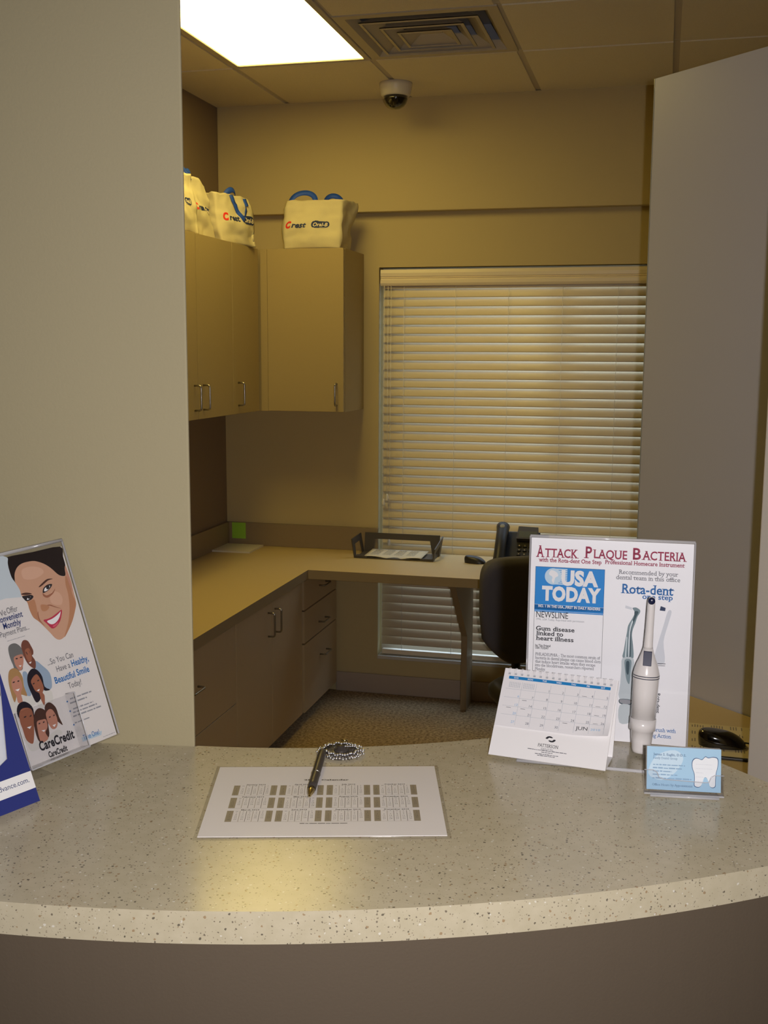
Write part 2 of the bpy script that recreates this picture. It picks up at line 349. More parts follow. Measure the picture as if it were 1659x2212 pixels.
STAND_ART=[('hair', [(-849, 2732), (-455, 2719), (-40, 2704), (-40, 2564), (-43, 2440), (-67, 2393), (-85, 2304), (-147, 2309), (-202, 2353), (-272, 2452), (-359, 2534), (-473, 2596), (-579, 2610), (-668, 2605), (-744, 2573), (-803, 2506), (-827, 2432), (-834, 2374), (-866, 2462), (-870, 2582), (-861, 2660)]), ('skin', [(-668, 2605), (-579, 2610), (-473, 2596), (-359, 2534), (-272, 2452), (-202, 2353), (-148, 2307), (-87, 2305), (-69, 2394), (-44, 2435), (-36, 2365), (-27, 2197), (-36, 2085), (-47, 1911), (-89, 1818), (-183, 1678), (-307, 1548), (-382, 1497), (-453, 1487), (-508, 1528), (-557, 1618), (-622, 1727), (-681, 1818), (-728, 1876), (-749, 1982), (-749, 2082), (-774, 2139), (-807, 2207), (-806, 2277), (-834, 2374), (-827, 2432), (-803, 2506), (-744, 2573)]), ('skin_d', [(-87, 2305), (-61, 2184), (-66, 2030), (-52, 1902), (-92, 1819), (-183, 1678), (-307, 1548), (-368, 1504), (-256, 1667), (-172, 1850), (-130, 2046), (-126, 2180)]), ('skin_d', [(-749, 2082), (-774, 2139), (-723, 2096), (-644, 2101), (-639, 2014), (-652, 1906), (-656, 1827), (-648, 1784), (-681, 1818), (-728, 1876), (-749, 1982)]), ('skin_l', [(-378, 2129), (-270, 2112), (-231, 2020), (-270, 1938), (-347, 1948), (-418, 2007)]), ('skin_l', [(-695, 2521), (-558, 2539), (-419, 2486), (-399, 2410), (-548, 2365), (-701, 2402)]), ('skin_dd', [(-494, 2154), (-453, 2108), (-357, 2124), (-296, 2170), (-344, 2111), (-441, 2074), (-497, 2109)]), ('brow', [(-806, 2215), (-748, 2221), (-688, 2205), (-649, 2182), (-695, 2181), (-758, 2191)]), ('brow', [(-527, 2246), (-456, 2286), (-372, 2319), (-287, 2303), (-363, 2297), (-432, 2268), (-498, 2243)]), ('eye', [(-798, 2183), (-729, 2180), (-666, 2170), (-640, 2140), (-686, 2108), (-758, 2107), (-784, 2144)]), ('white', [(-743, 2129), (-718, 2153), (-681, 2150), (-708, 2124), (-739, 2120)]), ('eye', [(-723, 2156), (-695, 2164), (-686, 2142), (-707, 2127), (-726, 2137)]), ('eye', [(-493, 2163), (-464, 2212), (-397, 2244), (-323, 2236), (-357, 2194), (-418, 2162), (-478, 2150)]), ('white', [(-467, 2174), (-442, 2209), (-391, 2222), (-357, 2221), (-398, 2180), (-443, 2166)]), ('eye', [(-424, 2212), (-396, 2231), (-372, 2218), (-387, 2188), (-418, 2185)]), ('skin_dd', [(-635, 1932), (-646, 1880), (-642, 1808), (-601, 1721), (-660, 1813), (-654, 1907)]), ('skin_dd', [(-511, 1980), (-439, 1977), (-365, 1927), (-289, 1881), (-359, 1912), (-445, 1961)]), ('skin_d', [(-575, 2007), (-493, 1986), (-460, 1947), (-517, 1911), (-579, 1927)]), ('lip', [(-600, 1800), (-531, 1801), (-459, 1812), (-370, 1843), (-292, 1866), (-324, 1788), (-371, 1719), (-438, 1671), (-499, 1656), (-534, 1686), (-562, 1739)]), ('white', [(-553, 1774), (-480, 1784), (-405, 1805), (-335, 1837), (-315, 1849), (-352, 1785), (-404, 1738), (-469, 1713), (-521, 1727)]), ('lip_l', [(-493, 1691), (-438, 1705), (-399, 1721), (-420, 1691), (-477, 1672)]), ('ear', [(-58, 2414), (-46, 2388), (-42, 2242), (-50, 2078), (-64, 2087), (-72, 2187), (-74, 2291)]), ('wash', [(-1011, 2742), (-849, 2732), (-861, 2660), (-870, 2582), (-866, 2462), (-834, 2374), (-806, 2277), (-807, 2207), (-806, 2177), (-908, 2193), (-1029, 2214), (-1163, 2258)]), ('shirt_b', [(-879, 1316), (-804, 1232), (-730, 1105), (-748, 944), (-798, 898), (-905, 922), (-927, 1166)]), ('hair_g', [(-1190, 1593), (-1148, 1622), (-1083, 1618), (-1033, 1568), (-1010, 1500), (-1016, 1430), (-1058, 1350), (-1085, 1266), (-1142, 1263), (-1193, 1309), (-1196, 1351), (-1207, 1435), (-1206, 1526)]), ('skin_s', [(-1153, 1450), (-1089, 1461), (-1027, 1448), (-1034, 1384), (-1065, 1311), (-1110, 1258), (-1142, 1278), (-1166, 1342), (-1168, 1403)]), ('brown', [(-1016, 1553), (-987, 1606), (-948, 1624), (-901, 1597), (-879, 1523), (-867, 1458), (-882, 1410), (-904, 1396), (-879, 1316), (-907, 1227), (-947, 1244), (-993, 1310), (-1017, 1409), (-1016, 1481)]), ('brown_l', [(-980, 1491), (-919, 1504), (-907, 1438), (-924, 1351), (-967, 1322), (-990, 1391)]), ('shirt_w', [(-1289, 1075), (-1183, 960), (-1089, 909), (-1035, 799), (-1133, 771), (-1216, 859), (-1333, 766), (-1378, 761), (-1392, 887)]), ('shirt_b', [(-1097, 1229), (-1040, 1201), (-1059, 1002), (-1079, 906), (-1143, 947), (-1120, 1123)]), ('blond', [(-1296, 1260), (-1258, 1309), (-1191, 1314), (-1142, 1263), (-1118, 1164), (-1136, 1047), (-1129, 922), (-1186, 951), (-1256, 974), (-1304, 908), (-1327, 906), (-1333, 1039), (-1323, 1167)]), ('skin_s', [(-1286, 1155), (-1238, 1201), (-1177, 1202), (-1151, 1113), (-1163, 1035), (-1204, 982), (-1213, 868), (-1277, 874), (-1274, 969), (-1295, 1057)]), ('shirt_w', [(-993, 858), (-874, 912), (-783, 872), (-806, 734), (-933, 694), (-1029, 746)]), ('black', [(-1058, 1145), (-1016, 1204), (-950, 1235), (-886, 1189), (-850, 1090), (-858, 959), (-793, 896), (-870, 905), (-895, 950), (-959, 826), (-1035, 799), (-1063, 921), (-1077, 1049)]), ('brown_l', [(-1019, 1092), (-922, 1149), (-883, 1059), (-875, 943), (-909, 892), (-895, 846), (-935, 725), (-959, 805), (-958, 898), (-1000, 942), (-1019, 1020)]), ('shirt_w', [(-1385, 502), (-1314, 416), (-1258, 316), (-1135, 353), (-1118, 266), (-1034, 317), (-857, 369), (-800, 297), (-932, 281), (-1130, 229), (-1287, 225), (-1331, 362)]), ('black', [(-1330, 775), (-1284, 851), (-1202, 867), (-1132, 811), (-1102, 730), (-1126, 615), (-1157, 524), (-1286, 639), (-1327, 684)]), ('brown_l', [(-1302, 746), (-1239, 786), (-1139, 752), (-1126, 656), (-1157, 524), (-1205, 378), (-1248, 312), (-1313, 386), (-1321, 530), (-1327, 643)]), ('hair_b', [(-1116, 653), (-1065, 707), (-1006, 713), (-946, 657), (-947, 565), (-965, 458), (-997, 325), (-1112, 284), (-1161, 342), (-1157, 524)]), ('skin_s', [(-1101, 561), (-1033, 563), (-971, 544), (-983, 443), (-1033, 389), (-1016, 301), (-1114, 279), (-1136, 343), (-1124, 482)]), ('hair_b', [(-944, 697), (-895, 743), (-841, 732), (-789, 646), (-784, 520), (-764, 398), (-816, 458), (-873, 529), (-955, 557)]), ('skin_s', [(-946, 626), (-888, 658), (-841, 627), (-816, 520), (-833, 433), (-872, 392), (-927, 401), (-956, 485), (-960, 559)]), ('white', [(-1126, 1327), (-1085, 1320), (-1109, 1302)]), ('white', [(-981, 1320), (-936, 1327), (-957, 1302)]), ('white', [(-1269, 1043), (-1201, 1041), (-1234, 1015)]), ('white', [(-984, 945), (-935, 952), (-955, 926)]), ('white', [(-1261, 537), (-1191, 534), (-1226, 505)]), ('white', [(-1077, 433), (-1020, 423), (-1051, 403)]), ('white', [(-908, 446), (-854, 444), (-889, 414)]), ('eye', [(-1137, 1432), (-1109, 1427), (-1114, 1412), (-1142, 1417)]), ('eye', [(-1075, 1430), (-1045, 1425), (-1050, 1410), (-1080, 1416)]), ('eye', [(-973, 1477), (-961, 1438), (-966, 1423), (-978, 1462)]), ('eye', [(-922, 1478), (-920, 1441), (-924, 1426), (-927, 1463)]), ('eye', [(-1270, 1151), (-1241, 1150), (-1246, 1136), (-1275, 1137)]), ('eye', [(-1203, 1146), (-1177, 1144), (-1182, 1130), (-1208, 1132)]), ('eye', [(-1008, 1050), (-982, 1050), (-986, 1035), (-1012, 1035)]), ('eye', [(-934, 1068), (-907, 1071), (-912, 1056), (-939, 1053)]), ('eye', [(-1257, 679), (-1224, 680), (-1228, 665), (-1262, 664)]), ('eye', [(-1179, 663), (-1149, 671), (-1154, 656), (-1184, 648)]), ('eye', [(-1089, 535), (-1065, 534), (-1069, 519), (-1094, 520)]), ('eye', [(-1026, 531), (-1000, 532), (-1005, 517), (-1031, 516)]), ('eye', [(-924, 566), (-898, 565), (-903, 551), (-929, 551)]), ('eye', [(-858, 567), (-835, 569), (-840, 554), (-863, 552)])]
STAND_TXT=[('Offer', 'grey', -1075, 2013, 158, 85, 0, 0), ('We', 'grey', -1217, 2004, 128, 85, 0, 0), ('Convenient', 'navy', -1254, 1926, 382, 85, 1, 0), ('Monthly', 'navy', -1180, 1832, 255, 85, 1, 0), ('Payment Plans...', 'grey', -1257, 1740, 422, 78, 0, 0), ('...So You Can', 'grey', -729, 1207, 400, 85, 0, 0), ('Have a', 'grey', -626, 1086, 208, 85, 0, 0), ('Healthy,', 'blue', -390, 1090, 269, 92, 1, 0), ('Beautiful', 'blue', -697, 945, 313, 92, 1, 0), ('Smile', 'blue', -354, 951, 198, 92, 1, 0), ('Today!', 'grey', -529, 822, 203, 85, 0, 0), ('Take One!', 'blue', -535, 106, 256, 75, 0, 0), ('CareCredit', 'ink', -1174, 186, 523, 125, 2, 0), ('CareCredit', 'ink', -1081, 64, 281, 80, 2, 0)]
STAND_LINES=[(-1186, 1670, 264), (-560, 680, 340), (-577, 624, 267), (-558, 540, 320), (-572, 493, 380), (-587, 444, 455), (-592, 357, 231), (-244, 46, 200)]
STAND_BULLETS=[(-609, 670), (-608, 536), (-612, 349)]
STAND_TAB=[(-552, 149), (-229, 133), (-253, 82), (-550, 91)]
POSTER_TXT=[('A', 'wine', 70, 2585, 119, 158, 1, 1), ('TTACK', 'wine', 196, 2588, 477, 118, 1, 1), ('P', 'wine', 746, 2600, 109, 158, 1, 1), ('LAQUE', 'wine', 868, 2603, 473, 118, 1, 1), ('B', 'wine', 1419, 2609, 110, 158, 1, 1), ('ACTERIA', 'wine', 1538, 2612, 612, 118, 1, 1), ('with the Rota-dent One Step', 'wine', 106, 2518, 885, 56, 1, 1), ('Professional Homecare Instrument', 'wine', 1036, 2528, 1091, 56, 1, 1), ('USA', 'white', 439, 2195, 518, 235, 3, 0), ('TODAY', 'white', 170, 1963, 829, 235, 3, 0), ('NO. 1 IN THE USA...FIRST IN DAILY READERS', 'white', 126, 1861, 870, 36, 2, 0), ('NEWSLINE', 'ink', 100, 1712, 452, 88, 0, 0), ('1996, USA Today. Reprinted with permission', 'grey_l', 101, 1673, 676, 28, 0, 0), ('Gum disease', 'ink', 102, 1525, 546, 75, 1, 1), ('linked to', 'ink', 105, 1454, 386, 75, 1, 1), ('heart illness', 'ink', 102, 1383, 537, 75, 1, 1), ('by Tim Friend', 'ink', 100, 1290, 214, 32, 1, 0), ('USA TODAY', 'ink', 101, 1255, 191, 32, 1, 0), ('PHILADELPHIA - The most common strain of', 'grey', 101, 1158, 919, 42, 0, 1), ('bacteria in dental plaque can cause blood clots', 'grey', 103, 1105, 925, 42, 0, 1), ('that induce heart attacks when they escape', 'grey', 102, 1051, 853, 42, 0, 1), ('into the bloodstream, researchers reported', 'grey', 103, 999, 835, 42, 0, 1), ('Monday.', 'grey', 105, 943, 151, 42, 0, 1), ('Recommended by your', 'grey', 1233, 2396, 809, 75, 0, 1), ('dental team in this office', 'grey', 1201, 2320, 870, 75, 0, 1), ('Rota-dent', 'blue', 1273, 2128, 726, 145, 1, 1), ('one step', 'blue', 1569, 2061, 413, 85, 1, 1), ('brush with', 'blue', 1790, 185, 310, 55, 0, 1), ('ing Action', 'blue', 1748, 101, 291, 55, 0, 1)]
POSTER_ART=[('steel', [(1440, 1921), (1492, 1931), (1546, 1896), (1540, 1849), (1512, 1801), (1486, 1707), (1459, 1628), (1447, 1534), (1467, 1396), (1481, 1226), (1444, 1208), (1332, 1208), (1343, 1310), (1360, 1451), (1378, 1576), (1390, 1670), (1439, 1766), (1473, 1845), (1464, 1883)]), ('steel_d', [(1472, 1876), (1524, 1872), (1497, 1800), (1463, 1706), (1437, 1611), (1439, 1363), (1437, 1207), (1399, 1205), (1401, 1360), (1398, 1577), (1427, 1688), (1467, 1799)]), ('steel_l', [(1440, 1735), (1455, 1721), (1423, 1579), (1421, 1237), (1406, 1236), (1404, 1578)]), ('steel_l', [(1373, 1514), (1386, 1499), (1376, 1219), (1361, 1218)]), ('pale', [(1345, 1954), (1433, 1928), (1434, 1894), (1340, 1915)]), ('navy2', [(1824, 1971), (1891, 1950), (1886, 1904), (1812, 1909)]), ('pale', [(1923, 1903), (1974, 1898), (1930, 1704), (1881, 1470), (1907, 1178), (1759, 1168), (1808, 1449), (1872, 1700)]), ('ink', [(1804, 1161), (1919, 1163), (1920, 1154), (1804, 1152)]), ('ink', [(1805, 1130), (1916, 1132), (1916, 1126), (1805, 1123)]), ('glass', [(1330, 1201), (1482, 1201), (1483, 975), (1485, 711), (1471, 618), (1305, 623), (1311, 830), (1321, 1042)]), ('steel', [(1361, 1177), (1450, 1178), (1448, 1025), (1437, 840), (1397, 889), (1372, 1020)]), ('steel_d', [(1383, 1152), (1426, 1150), (1424, 997), (1407, 969), (1387, 1021)]), ('steel_d', [(1313, 613), (1476, 610), (1474, 546), (1411, 531), (1313, 550)]), ('grey_l', [(1321, 609), (1469, 604), (1468, 562), (1410, 547), (1323, 561)]), ('glass', [(1314, 523), (1472, 530), (1466, 419), (1458, 285), (1318, 274)])]
POSTER_VERT=[(1833, 739), (1830, 447)]
GLOBE=[(316, 2294), (202, 2288)]
CARD_TXT=[('James S. Eaglin, D.D.S.', 'cardink', 80, 426, 403, 38, 1, 1), ('Family Dental Group', 'cardink', 77, 382, 300, 34, 0, 1), ('Office Hours by Appointment', 'cardink', 70, 50, 498, 36, 0, 1)]
CARD_LINES=[(78, 304, 394), (76, 263, 357), (76, 223, 234), (75, 182, 304), (72, 137, 479)]
TOOTH=[(561, 366), (591, 407), (634, 410), (677, 397), (719, 436), (756, 423), (811, 435), (860, 425), (875, 383), (867, 308), (849, 233), (844, 146), (841, 78), (808, 60), (778, 75), (765, 117), (740, 171), (722, 183), (704, 169), (686, 113), (662, 68), (625, 57), (589, 76), (591, 145), (587, 219), (562, 292)]
CAL_TXT=[('JUN', 'ink', 1127, 486, 148, 68, 0, 0), ('2010', 'grey_l', 1327, 501, 122, 45, 0, 0), ('PATTERSON', 'ink', 655, 214, 281, 72, 0, 0), ('DENTAL', 'grey', 709, 177, 170, 35, 0, 0)]
CAL_LINES=[(526, 151, 534), (718, 126, 153), (637, 97, 318), (671, 77, 239)]
# ================================================================== the room
CEIL = 2.951; YB = 5.38; YS = 5.327; XL = -2.2; XR = 2.4; YF = -2.6
mb = MB(); mb.box((XL-.1, YF-.1, -.1), (XR+.1, YB+.2, 0), 'carpet'); struct(mb.build('floor'))
# ceiling: lay-in tiles with reveal joints under a metal grid; openings where the troffer and the diffuser sit
GX = [-2.2]+[-1.829+.6096*i for i in range(7)]+[XR]; GY = [YF]+[4.633-.6096*i for i in range(11, -1, -1)]+[YS+.05]
TRO = (-1.829, -1.2194, 4.633-1.2192, 4.633); DIF = (-1.2194, -.6098, 4.0234, 4.633)
mb = MB(); hg = .013
def inside(x, y, b): return b[0] < x < b[1] and b[2] < y < b[3]
LOB = [(0, .6096, -.8538, .3654), (-1.2194, -.6098, -.8538, .3654)]
for i in range(len(GX)-1):
    for j in range(len(GY)-1):
        x0, x1, y0, y1 = GX[i], GX[i+1], GY[j], GY[j+1]
        if x1-x0 < .05 or y1-y0 < .05: continue
        cx, cy = (x0+x1)/2, (y0+y1)/2
        if inside(cx, cy, TRO) or inside(cx, cy, DIF): continue
        a0 = x0+(hg if i else 0); a1 = x1-(hg if i < len(GX)-2 else 0); b0 = y0+.009; b1 = y1-.009
        mb.box((a0, b0, CEIL), (a1, b1, CEIL+.02), 'tile')
for x in GX[1:-1]: mb.box((x-.013, YF, CEIL+.006), (x+.013, YS+.05, CEIL+.03), 'grid_metal')
for y in GY[1:-1]: mb.box((XL, y-.012, CEIL+.005), (XR, y+.012, CEIL+.03), 'grid_metal')
mb.box((XL-.1, YF-.1, CEIL+.14), (XR+.1, YB+.2, CEIL+.2), 'gap')
struct(mb.build('ceiling'))
WX0, WX1, WZ0, WZ1 = -1.379, .42, .2, 2.168
mb = MB()
mb.box((XL-.1, YB, 0), (WX0, YB+.14, CEIL+.17), 'wall_paint'); mb.box((WX1, YB, 0), (XR+.1, YB+.14, CEIL+.17), 'wall_paint')
mb.box((WX0, YB, 0), (WX1, YB+.14, WZ0), 'wall_paint'); mb.box((WX0, YB, WZ1), (WX1, YB+.14, CEIL+.17), 'wall_paint')
struct(mb.build('wall_back'))
mb = MB(); mb.box((XL, YS, 2.428), (XR, YB, CEIL+.004), 'wall_paint'); struct(mb.build('trim_1', bevel=.004))
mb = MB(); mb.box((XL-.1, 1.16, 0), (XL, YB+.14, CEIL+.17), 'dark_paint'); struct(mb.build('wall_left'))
mb = MB(); mb.box((XL-.1, YF, 0), (XL, 1.16, CEIL+.17), 'lobby_paint'); struct(mb.build('wall_lobby_side'))
mb = MB(); mb.box((XR, YF, 0), (XR+.1, YB+.14, CEIL+.17), 'wall_paint'); struct(mb.build('wall_right'))
mb = MB(); mb.box((XL-.1, YF-.1, 0), (XR+.1, YF, CEIL+.17), 'lobby_paint'); struct(mb.build('wall_lobby_back'))
# wall beside the opening, on the left; its end is cut back from the visitor
def wl(x): return 1.3805+.157*(x+.6175)
mb = MB(); mb.prism([(XL, wl(XL)), (-.6175, wl(-.6175)), (-.712, wl(-.6175)+.19), (XL, wl(XL)+.13)], 0, CEIL+.004, 'lobby_paint'); struct(mb.build('wall_lobby_left', bevel=.004))
# angled wall end at the right of the opening
mb = MB(); mb.prism([(.1996, 2.30), (XR, .0996), (XR, .255), (.281, 2.381)], 0, CEIL+.004, 'jamb_paint'); struct(mb.build('wall_lobby_right', bevel=.004))
# curved half wall that carries the counter
FC = Vector((-.777, 2.497)); BC = Vector((-.737, 2.36))
def arc(c, r, a0, a1, n): return [(c.x+r*math.sin(a0+(a1-a0)*i/n), c.y-r*math.cos(a0+(a1-a0)*i/n)) for i in range(n+1)]
mb = MB()
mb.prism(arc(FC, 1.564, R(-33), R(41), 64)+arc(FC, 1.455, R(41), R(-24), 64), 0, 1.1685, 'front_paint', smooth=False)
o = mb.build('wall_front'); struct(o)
mb = MB(); mb.box((-1.60, YB-.014, 0), (WX1+1.9, YB, .102), 'baseboard'); struct(mb.build('baseboard_back', bevel=.004))
# window: frame, pane, sill
wn = struct(MB().build('window_1')) if False else None
mb = MB()
fy0, fy1 = YB+.085, YB+.125
for a, b in (((WX0, fy0, WZ0), (WX0+.05, fy1, WZ1)), ((WX1-.05, fy0, WZ0), (WX1, fy1, WZ1)), ((WX0+.05, fy0, WZ0), (WX1-.05, fy1, WZ0+.05)), ((WX0+.05, fy0, WZ1-.05), (WX1-.05, fy1, WZ1)), ((-.50, fy0, WZ0+.05), (-.46, fy1, WZ1-.05))):
    mb.box(a, b, 'white_frame')
win = struct(mb.build('window_1'))
mb = MB(); mb.box((WX0+.05, YB+.10, WZ0+.05), (WX1-.05, YB+.106, WZ1-.05), 'glass_pane'); mb.build('pane', win)
mb = MB(); mb.box((WX0, YB-.006, WZ0-.016), (WX1, YB+.085, WZ0+.002), 'white_frame'); mb.build('sill', win, bevel=.003)

# ================================================================== ceiling fixtures
def troffer(b, m, label):
    x0, x1, y0, y1 = b; t = thing('ceiling_light', label, 'ceiling light', ((x0+x1)/2, (y0+y1)/2, CEIL))
    X, Y = (x1-x0)/2-.003, (y1-y0)/2-.003; w = .026
    f = MB()
    for a, c in (((-X, -Y, -.002), (-X+w, Y, .06)), ((X-w, -Y, -.002), (X, Y, .06)), ((-X+w, -Y, -.002), (X-w, -Y+w, .06)), ((-X+w, Y-w, -.002), (X-w, Y, .06))): f.box(a, c, 'grid_metal')
    f.box((-X, -Y, .06), (X, Y, .09), 'grid_metal'); f.build('frame', t, bevel=.003)
    l = MB(); l.box((-X+w, -Y+w, .004), (X-w, Y-w, .010), m); l.build('lens', t)
troffer(TRO, 'lens_light', 'lit fluorescent ceiling panel above the cabinets, glowing warm yellow')
for n_, b in enumerate(LOB): troffer(b, 'lobby_fill', ('unseen lobby ceiling panel added as fill, to the right behind the visitor', 'unseen lobby ceiling panel added as fill, to the left behind the visitor')[n_])
t = thing('air_diffuser', 'square metal air vent of nested louvers in the ceiling beside the light', 'air vent', ((DIF[0]+DIF[1])/2, (DIF[2]+DIF[3])/2, CEIL))
def frust(mb, a, za, b, zb, m, th=.003):    # square ring from half-size a at za to half-size b at zb
    vs = []
    for z in (0, th):
        for s_, zz in ((a, za), (b, zb)): vs += [(-s_, -s_, zz+z), (s_, -s_, zz+z), (s_, s_, zz+z), (-s_, s_, zz+z)]
    fs = []
    for k in range(4):
        q = (k+1) % 4
        fs += [(k, q, 4+q, 4+k), (8+q, 8+k, 12+k, 12+q), (k, 8+k, 8+q, q), (4+k, 4+q, 12+q, 12+k)]
    mb.add(vs, fs, m)
mb = MB(); frust(mb, .301, -.001, .262, -.001, 'vent_metal', .006); frust(mb, .262, -.001, .236, .03, 'vent_metal'); mb.build('flange', t)
for a, za, b, zb in ((.222, -.006, .158, .032), (.158, -.010, .104, .028), (.104, -.014, .040, .020)):
    mb = MB(); frust(mb, a, za, b, zb, 'vent_metal'); frust(mb, a, za, a-.012, za-.002, 'vent_metal', .003); mb.build('louver', t)
mb = MB(); mb.box((-.042, -.042, .016), (.042, .042, .02), 'vent_metal'); mb.build('center_plate', t)
mb = MB(); mb.box((-.27, -.27, .10), (.27, .27, .105), 'duct')
for a, b in (((-.27, -.27, .02), (-.265, .27, .1)), ((.265, -.27, .02), (.27, .27, .1)), ((-.27, -.27, .02), (.27, -.265, .1)), ((-.27, .265, .02), (.27, .27, .1))): mb.box(a, b, 'duct')
mb.build('duct_box', t)
t = thing('security_camera', 'white dome security camera with a black bubble hanging from the ceiling', 'security camera', (-1.218, 5.04, CEIL))
mb = MB(); mb.lathe([(.060, -.058), (.066, -.052), (.074, -.016), (.0745, 0)], 'cam_white', 40); mb.build('housing', t)
mb = MB(); mb.lathe([(.001, -.114), (.018, -.1115), (.035, -.103), (.047, -.089), (.0535, -.072), (.055, -.056)], 'dome_dark', 40); mb.build('dome', t)

# ================================================================== reception counter
def slope_end():
    P = arc(FC, 1.584, R(-32), R(60), 300); return [p for p in P if p[0]+p[1] <= 1.606]
front = slope_end(); bk = [p for p in arc(BC, .984, R(7.1), R(60), 200) if p[0]+p[1] <= 1.606]
x_l = front[0][0]
pts = front+bk[::-1]+[(-.6175, wl(-.6175)-.001), (x_l, wl(x_l)-.001)]
mb = MB(); mb.prism(pts, 1.17, 1.205, 'counter_stone')
tag(mb.build('reception_countertop', bevel=.0045, seg=3), 'curved pale speckled stone reception countertop across the opening', 'countertop')

# ================================================================== partition at the right
mb = MB()
d = Vector((1, -1)).normalized(); q = Vector((1, 1)).normalized(); p0 = Vector((-.058, 3.4705)); L_ = 1.75
P = [p0, p0+d*L_, p0+d*L_+q*.032, p0+q*.032]
t = thing('partition_panel', 'tall grey laminate partition panel standing at an angle behind the poster', 'partition', (p0.x, p0.y, 0))
mb.prism([tuple(v-p0) for v in P], 0, 2.551, 'panel_laminate'); mb.build('panel', t, bevel=.002)
e = MB(); e.prism([tuple(v) for v in (-d*.003, -d*.0002, -d*.0002+q*.032, -d*.003+q*.032)], 0, 2.551, 'panel_edge'); e.build('edge_band', t)

# ================================================================== cabinets on the left
def pull(mb, base, along, out, length=.102, proj=.030, r=.0042):
    a = Vector(along).normalized(); o = Vector(out).normalized(); b = Vector(base); h = length/2; c = .010
    P = [b-a*h]
    P += [b-a*h+o*(proj-c)]
    for k in range(1, 5): an = PI/2*k/5; P.append(b-a*(h-c)+o*(proj-c)-a*c*math.cos(an)+o*c*math.sin(an))
    P.append(b-a*(h-c)+o*proj); P.append(b+a*(h-c)+o*proj)
    for k in range(1, 5): an = PI/2*k/5; P.append(b+a*(h-c)+o*(proj-c)+a*c*math.sin(an)+o*c*math.cos(an))
    P += [b+a*h+o*(proj-c), b+a*h]
    mb.tube(P, r, 'metal', 10)
UZ0, UZ1, UXF = 1.473, 2.232, -1.87
def wall_cab(y0, y1, label, doors):      # on the left wall, doors face +x
    t = thing('wall_cabinet', label, 'cabinet', (XL, y0, UZ0), 0, 'wall cabinets above the desk')
    w = y1-y0; h = UZ1-UZ0; D = UXF-XL
    mb = MB(); mb.box((.0015, .0006, 0), (D-.025, w-.0006, h), 'laminate'); mb.build('body', t)
    for a, b, hy in doors:
        mb = MB(); mb.box((D-.02, a-y0+.0022, .001), (D, b-y0-.0022, h-.0005), 'laminate'); dr = mb.build('door', t, bevel=.0005, seg=1)
        hb = MB(); pull(hb, (D, hy-y0, .0905), (0, 0, 1), (1, 0, 0)); hb.build('handle', dr)
wall_cab(3.87, 4.672, 'wall cabinet on the dark wall with two doors and paired handles', [(3.87, 4.2785, 4.243), (4.2785, 4.672, 4.333)])
wall_cab(4.6735, 5.018, 'narrow one door wall cabinet in the corner, handle at its left', [(4.6735, 5.0, 4.730)])
t = thing('wall_cabinet', 'square wall cabinet on the window wall left of the blind', 'cabinet', (-1.868, 5.02, UZ0), 0, 'wall cabinets above the desk')
h = UZ1-UZ0
mb = MB(); mb.box((-.33, .024, 0), (.4115, .3585, h), 'laminate'); mb.build('body', t)
mb = MB(); mb.box((.0, .004, .0), (.034, .024, h), 'laminate'); mb.build('filler', t)
mb = MB(); mb.box((.036, .0, .001), (.4105, .02, h-.0005), 'laminate'); dr = mb.build('door', t, bevel=.001)
mb = MB(); pull(mb, (.377, 0, .083), (0, 0, 1), (0, -1, 0)); mb.build('handle', dr)
# base cabinets under the left run of the desk
BXF = -1.588
def base_cab(y0, y1, label, z0, fronts, kick=.09, group='base cabinets under the left worktop', xf=BXF):
    t = thing('base_cabinet', label, 'cabinet', (XL, y0, 0), 0, group); D = xf-XL; w = y1-y0
    mb = MB(); mb.box((.002, .0006, z0), (D-.025, w-.0006, .702), 'laminate_lit'); mb.build('body', t)
    mb = MB(); mb.box((.002, .001, 0), (D-kick, w-.001, z0), 'gap'); mb.build('toe_kick', t)
    for nm, a, b, c, d_, hb in fronts:
        mb = MB(); mb.box((D-.02, a-y0+.0022, c), (D, b-y0-.0022, d_), 'laminate_lit'); dr = mb.build(nm, t, bevel=.0005, seg=1)
        k = MB()
        if hb[0] == 'v': pull(k, (D, hb[1]-y0, hb[2]), (0, 0, 1), (1, 0, 0))
        else: pull(k, (D, hb[1]-y0, hb[2]), (0, 1, 0), (1, 0, 0))
        k.build('handle', dr)
base_cab(3.02, 3.954, 'left base cabinet of two wide drawers beside the reception wall', .062, [('drawer', 3.02, 3.954, .378, .694, ('h', 3.53, .555)), ('drawer', 3.02, 3.954, .064, .374, ('h', 3.53, .24))])
base_cab(3.9555, 4.778, 'double door base cabinet below the left worktop, handles paired at the middle', .062, [('door', 3.9555, 4.366, .064, .694, ('v', 4.322, .605)), ('door', 4.366, 4.778, .064, .694, ('v', 4.406, .605))])
base_cab(4.82, 5.36, 'corner base cabinet of three drawers under the desk', .05, [('drawer', 4.82, 5.355, .552, .690, ('h', 5.11, .625)), ('drawer', 4.82, 5.355, .392, .545, ('h', 5.10, .445)), ('drawer', 4.82, 5.355, .052, .385, ('h', 5.12, .276))], xf=-1.592)
